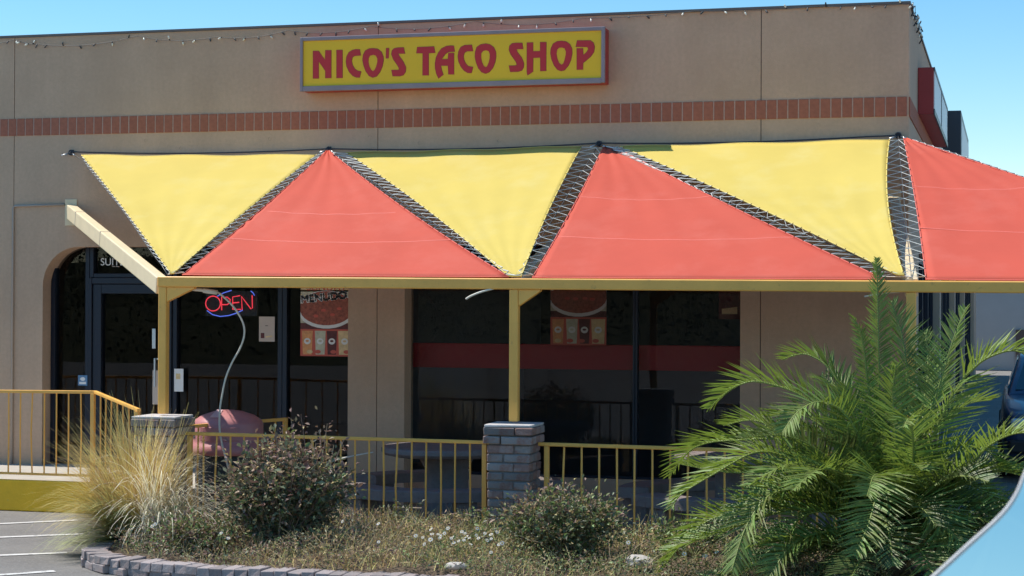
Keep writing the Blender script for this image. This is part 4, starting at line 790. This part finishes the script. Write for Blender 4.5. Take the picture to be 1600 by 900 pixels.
cover('ground_cover', 30000, (3.4, 9.6), (-5.15, -3.05), hf, gm, .026, 'low green and dry brown ground cover across the planter')
# dry twigs and stalks
b = MB()
for k in range(1500):
    x = random.uniform(3.7, 9.2); y = random.uniform(-5.05, -3.1)
    if k < 700: x = random.gauss(5.75, .5); y = random.uniform(-5.05, -3.3)
    if y < np.interp(x, [3.3, 3.6, 3.86, 4.22, 4.7, 5.3, 12], [-3.2, -4.5, -4.8, -4.98, -5.06, -5.1, -5.15]): continue
    z = soil_z(x, y); a = random.uniform(0, 6.28); L = random.uniform(.08, .26); e = random.uniform(.15, .9)
    p = Vector((x, y, z + random.uniform(.0, .06))); d = Vector((math.cos(a) * (1 - e * .6), math.sin(a) * (1 - e * .6), e)).normalized(); q = p + d * L * .6; w = q + (d + Vector((random.uniform(-.6, .6), random.uniform(-.6, .6), -.2))).normalized() * L * .5
    b.tube([p, q, w], .0032, 3, r1=.0012, caps=False)
tag(b.build('dry_twigs', mat('dry_twig', (.36, .26, .15), .9, irand=.4), recalc=False), 'tangle of dry tan stalks over the middle of the planter', kind='stuff')
# loose grass standing in the bed
V = []; F = []; MI = []
for k in range(3300):
    x = random.uniform(3.8, 9.3) if k % 3 else random.gauss(6.0, .8); y = random.uniform(-5.1, -3.0)
    if not 3.6 < x < 9.6 or y < np.interp(x, [3.3, 3.6, 3.86, 4.22, 4.7, 5.3, 12], [-3.2, -4.5, -4.8, -4.98, -5.06, -5.1, -5.15]): continue
    a = random.uniform(0, 6.28); L = random.uniform(.10, .26) * (1.25 if y > -4 else 1); p = Vector((x, y, soil_z(x, y))); el = random.uniform(.6, 1.5); d = Vector((math.cos(a) * math.cos(el), math.sin(a) * math.cos(el), math.sin(el))); sd = Vector((-math.sin(a), math.cos(a), 0)); b0 = len(V)
    for i in range(5):
        w = .0028 * (1 - i / 4.3); V += [p + sd * w, p - sd * w]; p = p + d * (L / 4); d = (d + Vector((random.uniform(-.1, .1), random.uniform(-.1, .1), -.22))).normalized()
        if i: F.append((b0 + 2 * i - 2, b0 + 2 * i - 1, b0 + 2 * i + 1, b0 + 2 * i)); 
    MI += [0 if (random.random() < .55 and 5.2 < x < 6.6) or random.random() < .35 else 1] * 4
tag(quads_obj('loose_grass', V, F, [M['straw'], M['gblade']], MI), 'loose dry and green grass blades through the planter', kind='stuff')
# daisies
ds = empty('daisy_patch', (6.45, -4.85, -.15), 'patch of small white daisies at the front of the planter below the middle pillar', 'flowers')
fb = MB()
for k in range(9):
    a = k * 6.283 / 9; fb.add([(0, 0, 0), (.012 * math.cos(a - .3), .012 * math.sin(a - .3), .003), (.017 * math.cos(a), .017 * math.sin(a), .001), (.012 * math.cos(a + .3), .012 * math.sin(a + .3), .003)], [(0, 1, 2, 3)])
fb.lathe([(.005, .001), (.004, .005), (0, .006)], n=6, m=1); fb.tube([(0, 0, 0), (.004, .003, -.06), (0, 0, -.13)], .0014, 3, m=2)
fm = fb.mesh('flower', [M['petal'], M['disc'], M['leaf_g']], recalc=False)
def flower(root, x, y, h):
    o = link('flower', fm, root); o.location = Vector((x, y, soil_z(x, y) + h)) - Vector(root.location); o.rotation_euler = (random.uniform(.2, 1.1), random.uniform(-.5, .5), random.uniform(-.6, .6)); s = random.uniform(.8, 1.25); o.scale = (s, s, s)
for k in range(34): flower(ds, random.gauss(6.45, .22), random.uniform(-5.0, -4.45), random.uniform(.15, .23))
dd = empty('daisy_patch', (4.6, -4.7, -.15), 'few scattered white flowers low in front of the dark green shrub', 'flowers')
for x, y, h in ((4.62, -4.75, .24), (4.05, -4.7, .22), (4.0, -4.65, .20), (4.62, -4.62, .17), (5.75, -4.4, .2), (5.5, -4.5, .22)): flower(dd, x, y, h)
dd = empty('daisy_patch', (8.1, -4.7, -.15), 'few scattered white flowers under the left fronds of the palm', 'flowers')
for k in range(9): flower(dd, random.uniform(7.7, 8.9), random.uniform(-5.0, -4.5), random.uniform(.14, .24))
# rocks
def rock(x, y, z, s, label, seed):
    bm = bmesh.new(); bmesh.ops.create_icosphere(bm, subdivisions=2, radius=s); rg = random.Random(seed)
    for v in bm.verts: v.co *= rg.uniform(.8, 1.12); v.co.z *= .55; v.co.x *= 1.3
    me = bpy.data.meshes.new('rock'); bm.to_mesh(me); bm.free(); me.materials.append(M['rock']); o = link('rock', me, None, Vector((x, y, z))); tag(o, label, 'rock')
rock(7.78, -4.55, -.10, .085, 'pale rock lying right of the low rounded shrub', 1)
rock(6.55, -5.02, -.12, .06, 'pale flat rock at the front edge below the daisies', 4)
# ornamental grass
gr = empty('ornamental_grass', (3.62, -3.95, -.2), 'tall straw yellow ornamental grass clump drooping at the left end of the planter', 'grass clump')
TUFTS = {}
def blades_t(name, n, m, Lr, wd, el0, az0, droop, cx=3.52, cy=-3.95, spread=.13):
    V, F, _ = TUFTS.setdefault(name, ([], [], m)); r0 = spread * math.sqrt(random.random()); a0 = random.uniform(0, 6.28); bx, by = cx + r0 * math.cos(a0), cy + r0 * math.sin(a0); L0 = random.uniform(*Lr); dr0 = random.uniform(.7, 1.15) * droop
    for k in range(n):
        a = az0 + random.gauss(0, .16); L = L0 * random.uniform(.75, 1.1); el = min(1.52, el0 + random.gauss(0, .10))
        p = Vector((bx + random.gauss(0, .018), by + random.gauss(0, .018), -.2)); seg = 8; d = Vector((math.cos(a) * math.cos(el), math.sin(a) * math.cos(el), math.sin(el))); side = Vector((-math.sin(a), math.cos(a), 0)); w = wd * random.uniform(.6, 1.25); dr = dr0 * random.uniform(.8, 1.2); b0 = len(V)
        for i in range(seg + 1):
            t = i / seg; ww = w * (1 - t ** 2) * .8 + .0007; V.append(p + side * ww); V.append(p - side * ww); p = p + d * (L / seg); d = (d + Vector((random.uniform(-.05, .05) - .02, random.uniform(-.05, .05), -dr * .33 * (t + .2)))).normalized()
            if p.z < -.22: p.z = -.22 + random.uniform(0, .03)
        for i in range(seg): F.append((b0 + 2 * i, b0 + 2 * i + 1, b0 + 2 * i + 3, b0 + 2 * i + 2))
PI = math.pi
for k in range(34): blades_t('straw_blades', 34, M['straw'], (.75, 1.2), .0030, random.uniform(1.05, 1.5), random.uniform(-.4, 2 * PI), .5)
for k in range(36): blades_t('straw_blades', 30, M['straw'], (.62, 1.0), .0030, random.uniform(.55, 1.2), random.gauss(PI * 1.02, .6), .95)
for k in range(40): blades_t('green_blades', 30, M['gblade'], (.5, .92), .0032, random.uniform(.15, 1.0), random.gauss(PI * 1.12, .6), .95)
for k in range(26): blades_t('plumes', 17, M['plume'], (.65, 1.05), .0046, random.uniform(.75, 1.35), random.gauss(-.45, .7), 1.5, 3.74, -4.02)
for k in range(14): blades_t('green_blades', 24, M['gblade'], (.3, .6), .003, random.uniform(.3, 1.2), random.uniform(0, 6.28), 1.)
for nm, (V, F, mm) in TUFTS.items():
    o = quads_obj(nm, V, F, mm, None, gr); o['kind'] = 'stuff'

# ------------------------------------------------------------------ palm
PC = Vector((9.52, -4.35, -.2))
pal = empty('palm_tree', tuple(PC), 'bushy green palm with long feathery fronds at the right of the planter', 'palm')
def frond(pts, ll, wmul, leafm):
    P = smooth_pts(pts, 14); k = len(P); V = []; F = []; b = MB()
    L = sum((P[i + 1] - P[i]).length for i in range(k - 1))
    T0 = (P[k // 2] - P[0]).normalized(); out = Vector((P[-1].x - PC.x, P[-1].y - PC.y, 0));
    if out.length < .05: out = Vector((random.uniform(-1, 1), -1, 0))
    b.tube(P, .011, 5, r1=.003)
    nl = int(L / .021); acc = 0; cum = [0]
    for i in range(k - 1): cum.append(cum[-1] + (P[i + 1] - P[i]).length)
    roll = random.uniform(-.35, .35)
    for s in range(nl):
        t = .10 + .90 * s / nl; dist = t * L; i = max(j for j in range(k) if cum[j] <= dist + 1e-6); i = min(i, k - 2); f = (dist - cum[i]) / max(cum[i + 1] - cum[i], 1e-6); p = P[i].lerp(P[i + 1], f); tg = (P[min(i + 2, k - 1)] - P[max(i - 1, 0)]).normalized()
        sd = tg.cross(Vector((0, 0, 1)))
        vt = max(0., 1 - sd.length / .6)
        if vt > 0: sd = sd * (1 if sd.x >= 0 else -1) + Vector((1, .25, 0)) * vt
        sd.normalize(); up = sd.cross(tg).normalized()
        sd2 = (sd * math.cos(roll) + up * math.sin(roll)); up2 = up * math.cos(roll) - sd * math.sin(roll)
        prof = math.sin(math.pi * min(1, (t * .86 + .13))) ** .55 * (1 if t > .2 else .55 + t * 2.2)
        for sg in (-1, 1):
            ang = math.radians(random.gauss(74 - 36 * t, 5)); vee = random.gauss(.40, .13)
            d = (tg * math.cos(ang) + (sd2 * sg * math.cos(vee) + up2 * math.sin(vee)) * math.sin(ang)).normalized(); ln = ll * wmul * prof * random.uniform(.82, 1.1); w = .0078 * random.uniform(.8, 1.15)
            bn = d.cross(tg).normalized(); wn = bn.cross(d).normalized()
            q0 = p; q1 = p + d * ln * .4; d2 = (d + Vector((0, 0, -.09))).normalized(); q2 = q1 + d2 * ln * .6
            b0 = len(V); fo = up2 * .004
            V += [q0 + wn * w * .5, q0 - wn * w * .5, q1 + wn * w + fo, q1 - fo * .6, q1 - wn * w + fo, q2]
            F += [(b0, b0 + 3, b0 + 2), (b0, b0 + 1, b0 + 3), (b0 + 1, b0 + 4, b0 + 3), (b0 + 2, b0 + 3, b0 + 5), (b0 + 3, b0 + 4, b0 + 5)]
    o = quads_obj('frond', V, F, leafm, None, pal); b.build('rachis', M['rachis'], o, loc=Vector((0, 0, 0)), smooth=True, recalc=False)
for i, (pts, ll, wm) in enumerate(FRONDS):
    frond(pts, ll, wm, M['palm'])
# low and rear fronds that fill the heart of the crown
for k in range(38):
    a = k * 2.399 + .3; el = random.uniform(.15, .75) if k < 20 else random.uniform(.6, 1.25); L = random.uniform(.8, 1.3) * (1 + .25 * max(0, -math.cos(a))); base = PC + Vector((random.uniform(-.06, .06), random.uniform(-.06, .06), random.uniform(.15, .5)))
    if math.sin(a) > .3: L *= .8
    d = Vector((math.cos(a) * math.cos(el), math.sin(a) * math.cos(el), math.sin(el))); pts = [base]; p = base.copy()
    for s in range(4): p = p + d * L / 4; d = (d + Vector((0, 0, -.30 - .08 * s))).normalized(); p.z = max(p.z, -.12); pts.append(p.copy())
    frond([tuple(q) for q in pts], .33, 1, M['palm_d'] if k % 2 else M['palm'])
b = MB(); b.lathe([(.17, -.04), (.19, .08), (.17, .25), (.13, .45), (.06, .6), (0, .65)], tuple(PC), 14); b.v = [(x + random.uniform(-.02, .02), y + random.uniform(-.02, .02), z) for x, y, z in b.v]; b.build('trunk', M['trunk'], pal)
b = MB()
for k in range(46):
    a = random.uniform(0, 6.28); z0 = random.uniform(.0, .4); p = PC + Vector((.15 * math.cos(a), .15 * math.sin(a), z0)); q = p + Vector((math.cos(a) * .12, math.sin(a) * .12, random.uniform(.02, .16))); w = q + Vector((math.cos(a) * .14, math.sin(a) * .14, random.uniform(-.2, -.02)))
    b.tube([p, q, w], .014, 4, r1=.003)
b.build('dead_stubs', M['dead'], pal, recalc=False)
# leafy undergrowth at the palm's right
shrub('shrub', 10.15, -3.9, -.19, .62, .5, .55, 90, 60, .034, 'dark shaded shrub under the right side of the palm', lambda q, t: 0 if random.random() < .9 else 3)

# ------------------------------------------------------------------ vehicles
def car(loc, rot, paint, label, grp=None, cat='car'):
    root = empty('parked_car', (0, 0, 0), label, cat, grp)
    prof = [(-2.25, .35), (-2.28, .62), (-2.20, .86), (-1.25, .98), (-1.1, 1.0), (1.55, .98), (2.15, .93), (2.22, .62), (2.18, .33)]
    def loft(secs, name, m, parent, bev=.0, smooth=False):
        b = MB(); vs = []; k = len(secs[0])
        for s in secs: vs += s
        fs = [(i * k + j, i * k + (j + 1) % k, (i + 1) * k + (j + 1) % k, (i + 1) * k + j) for i in range(len(secs) - 1) for j in range(k)] + [tuple(range(k)), tuple((len(secs) - 1) * k + j for j in reversed(range(k)))]
        b.add(vs, fs); return b.build(name, m, parent, loc=Vector((0, 0, 0)), bevel=bev, smooth=smooth)
    secs = []
    for y, hw, zb, zt in ((-2.28, .72, .38, .66), (-2.20, .84, .30, .78), (-1.9, .89, .22, .86), (-1.1, .91, .22, .96), (.4, .91, .22, .96), (1.6, .90, .22, .95), (2.1, .86, .26, .90), (2.25, .76, .36, .74)):
        secs.append([(-hw * .94, y, zb), (hw * .94, y, zb), (hw, y, (zb + zt) / 2), (hw * .95, y, zt), (0, y, zt + .04), (-hw * .95, y, zt), (-hw, y, (zb + zt) / 2)])
    body = loft(secs, 'body', paint, root, .03, True)
    gs = []
    for y, hw, zt in ((-1.12, .80, .98), (-.42, .68, 1.40), (.15, .67, 1.45), (.95, .67, 1.43), (1.72, .78, .98)):
        gs.append([(-.82, y, .955), (.82, y, .955), (hw, y, zt - .02), (hw * .8, y, zt), (-hw * .8, y, zt), (-hw, y, zt - .02)])
    cab = loft(gs, 'cabin', paint, root, .015, True)
    def pane(name, pts):
        n = (Vector(pts[1]) - Vector(pts[0])).cross(Vector(pts[2]) - Vector(pts[0])).normalized(); c = sum((Vector(p) for p in pts), Vector()) / len(pts)
        if n.dot(c - Vector((0, .2, 1))) < 0: n = -n
        b = MB(); vs = [Vector(p) + n * .012 for p in pts] + [Vector(p) - n * .004 for p in pts]; k = len(pts); b.add(vs, [tuple(range(k)), tuple(range(2 * k - 1, k - 1, -1))] + [(i, (i + 1) % k, k + (i + 1) % k, k + i) for i in range(k)]); b.build(name, M['car_glass_o'], cab, loc=Vector((0, 0, 0)))
    pane('windshield', [(-.72, -1.06, 1.01), (.72, -1.06, 1.01), (.60, -.45, 1.375), (-.60, -.45, 1.375)])
    pane('rear_window', [(-.70, 1.66, 1.02), (.70, 1.66, 1.02), (.58, 1.02, 1.385), (-.58, 1.02, 1.385)])
    for s in (-1, 1):
        pane('side_window', [(s * .80, -.88, 1.02), (s * .80, .22, 1.02), (s * .685, .18, 1.38), (s * .69, -.40, 1.36)]); pane('side_window', [(s * .80, .30, 1.02), (s * .79, 1.45, 1.02), (s * .685, .92, 1.38), (s * .685, .26, 1.38)])
        b = MB(); b.box(s * .62 - .16, s * .62 + .16, -2.27, -2.10, .60, .74); b.build('headlight', M['lamp'], body, loc=Vector((0, 0, 0)), bevel=.03)
        b = MB(); b.box(s * .66 - .14, s * .66 + .14, 2.12, 2.26, .64, .80); b.build('tail_light', M['p_red'], body, loc=Vector((0, 0, 0)), bevel=.03)
        for yy in (-1.38, 1.32):
            b = MB(); b.lathe([(.20, -.1), (.30, -.105), (.325, -.08), (.325, .08), (.30, .105), (.20, .1)], n=24); me = b.mesh('wheel', M['tyre'], smooth=True); me.transform(Matrix.Rotation(PI / 2, 4, 'Y')); w = link('wheel', me, root, Vector((s * .82, yy, .325)))
            b = MB(); b.lathe([(0, .09), (.06, .10), (.20, .085), (.205, .0), (.205, -.085), (.06, -.10), (0, -.09)], n=20); me = b.mesh('rim', M['rim'], smooth=True); me.transform(Matrix.Rotation(PI / 2, 4, 'Y')); link('rim', me, w, Vector((0, 0, 0)))
    b = MB(); b.box(-.42, .42, -2.30, -2.2, .56, .70); b.build('grille', M['trim'], body, loc=Vector((0, 0, 0)), bevel=.01)
    b = MB(); b.box(-.80, .80, -2.305, -2.1, .34, .50); b.build('bumper', M['trim'], body, loc=Vector((0, 0, 0)), bevel=.03)
    root.location = loc; root.rotation_euler = (0, 0, rot); return root
M['car_glass_o'] = mat('car_window', (.015, .018, .02), .04, 0., spec=1.0)
car((11.15, 6.5, -.298), 0.0, M['car'], 'dark blue car parked beside the shop, seen behind the palm')
# driver's own door mirror
mrn = Vector(MIRROR_N).normalized(); mc = sum((Vector(p) for p in MIRROR_PTS), Vector()) / len(MIRROR_PTS)
mr = empty('car_mirror', tuple(mc), 'car side mirror with a pale rim reflecting blue sky at the bottom right corner', 'car mirror')
def ring(scale, off): return [mc + (Vector(p) - mc) * scale + mrn * off for p in SM]
SM = [Vector(p) for p in MIRROR_PTS]; SM = smooth_pts(SM + [SM[0]], 5)[:-1]
b = MB(); k = len(SM); rings = [ring(.915, .001), ring(.925, .0035), ring(.95, .006), ring(.985, .0055), ring(1.0, .002), ring(1.005, -.006)]; vs = [v for r in rings for v in r]
b.add(vs, [(i * k + j, i * k + (j + 1) % k, (i + 1) * k + (j + 1) % k, (i + 1) * k + j) for i in range(len(rings) - 1) for j in range(k)]); b.build('rim', M['mirror_rim'], mr, smooth=True)
b = MB(); b.add(ring(.918, .0012), [tuple(range(k))]); b.build('glass', M['mirror'], mr, recalc=False)
b = MB(); rings = [ring(1.006, -.004), ring(1.02, -.02), ring(.98, -.05), ring(.82, -.08), ring(.5, -.1), ring(.05, -.105)]; vs = [v for r in rings for v in r]
b.add(vs, [(i * k + j, i * k + (j + 1) % k, (i + 1) * k + (j + 1) % k, (i + 1) * k + j) for i in range(len(rings) - 1) for j in range(k)] + [tuple(len(vs) - k + j for j in range(k))]); b.build('housing', M['mirror_body'], mr, smooth=True)
b = MB(); b.bar(mc - mrn * .06, mc - mrn * .02 + Vector((.22, -.05, -.16)), .05, .05); b.build('arm', M['mirror_body'], mr, bevel=.01)

# ------------------------------------------------------------------ beyond
nb = empty('neighbour_building', (20, 42, -.3), 'pale grey building far behind the shop on the right', 'building')
b = MB(); b.box(7.0, 34, 40, 52, -.29, 4.0); b.build('wall', M['grey_wall'], nb)
for xa in (10.55, 14.5, 18.5, 22.5):
    b = MB(); b.box(xa, xa + 2.6, 39.94, 39.995, -.2, .95); b.build('window', M['brown_dark'], nb)
b = MB(); b.box(6.9, 34.1, 39.9, 52.1, 4.002, 4.15); b.build('roof_edge', M['coping'], nb)
# unseen brushy bank added behind the viewer to darken the shop glass reflections
b = MB(); n = 60; vs = []
for i in range(n + 1):
    x = -140 + 280 * i / n
    for j in range(9):
        t = j / 8; vs.append((x, -36 - 22 * t, -.31 + 3.9 * (t ** .8) + (random.uniform(-.35, .35) if j else 0)))
b.add(vs, [(i * 9 + j, i * 9 + j + 1, (i + 1) * 9 + j + 1, (i + 1) * 9 + j) for i in range(n) for j in range(8)]); o = b.build('reflection_bank', M['hill'], smooth=True); tag(o, 'unseen brush covered bank added to darken the window reflections', kind='structure')
n = 40000; X = RNG.uniform(-60, 60, n); T = RNG.uniform(0, 1, n); P = np.stack([X, -36 - 22 * T, -.3 + 3.9 * T ** .8 + RNG.uniform(0, 1, n) ** 2 * 1.1], 1); Ls = RNG.uniform(.08, .2, n); V, F = leaf_cards(P, RNG.normal(size=(n, 3)), Ls, Ls * .8)
tag(quads_obj('brush', V, F, M['foliage']), 'dark brush on the unseen bank added for the window reflections', kind='stuff')
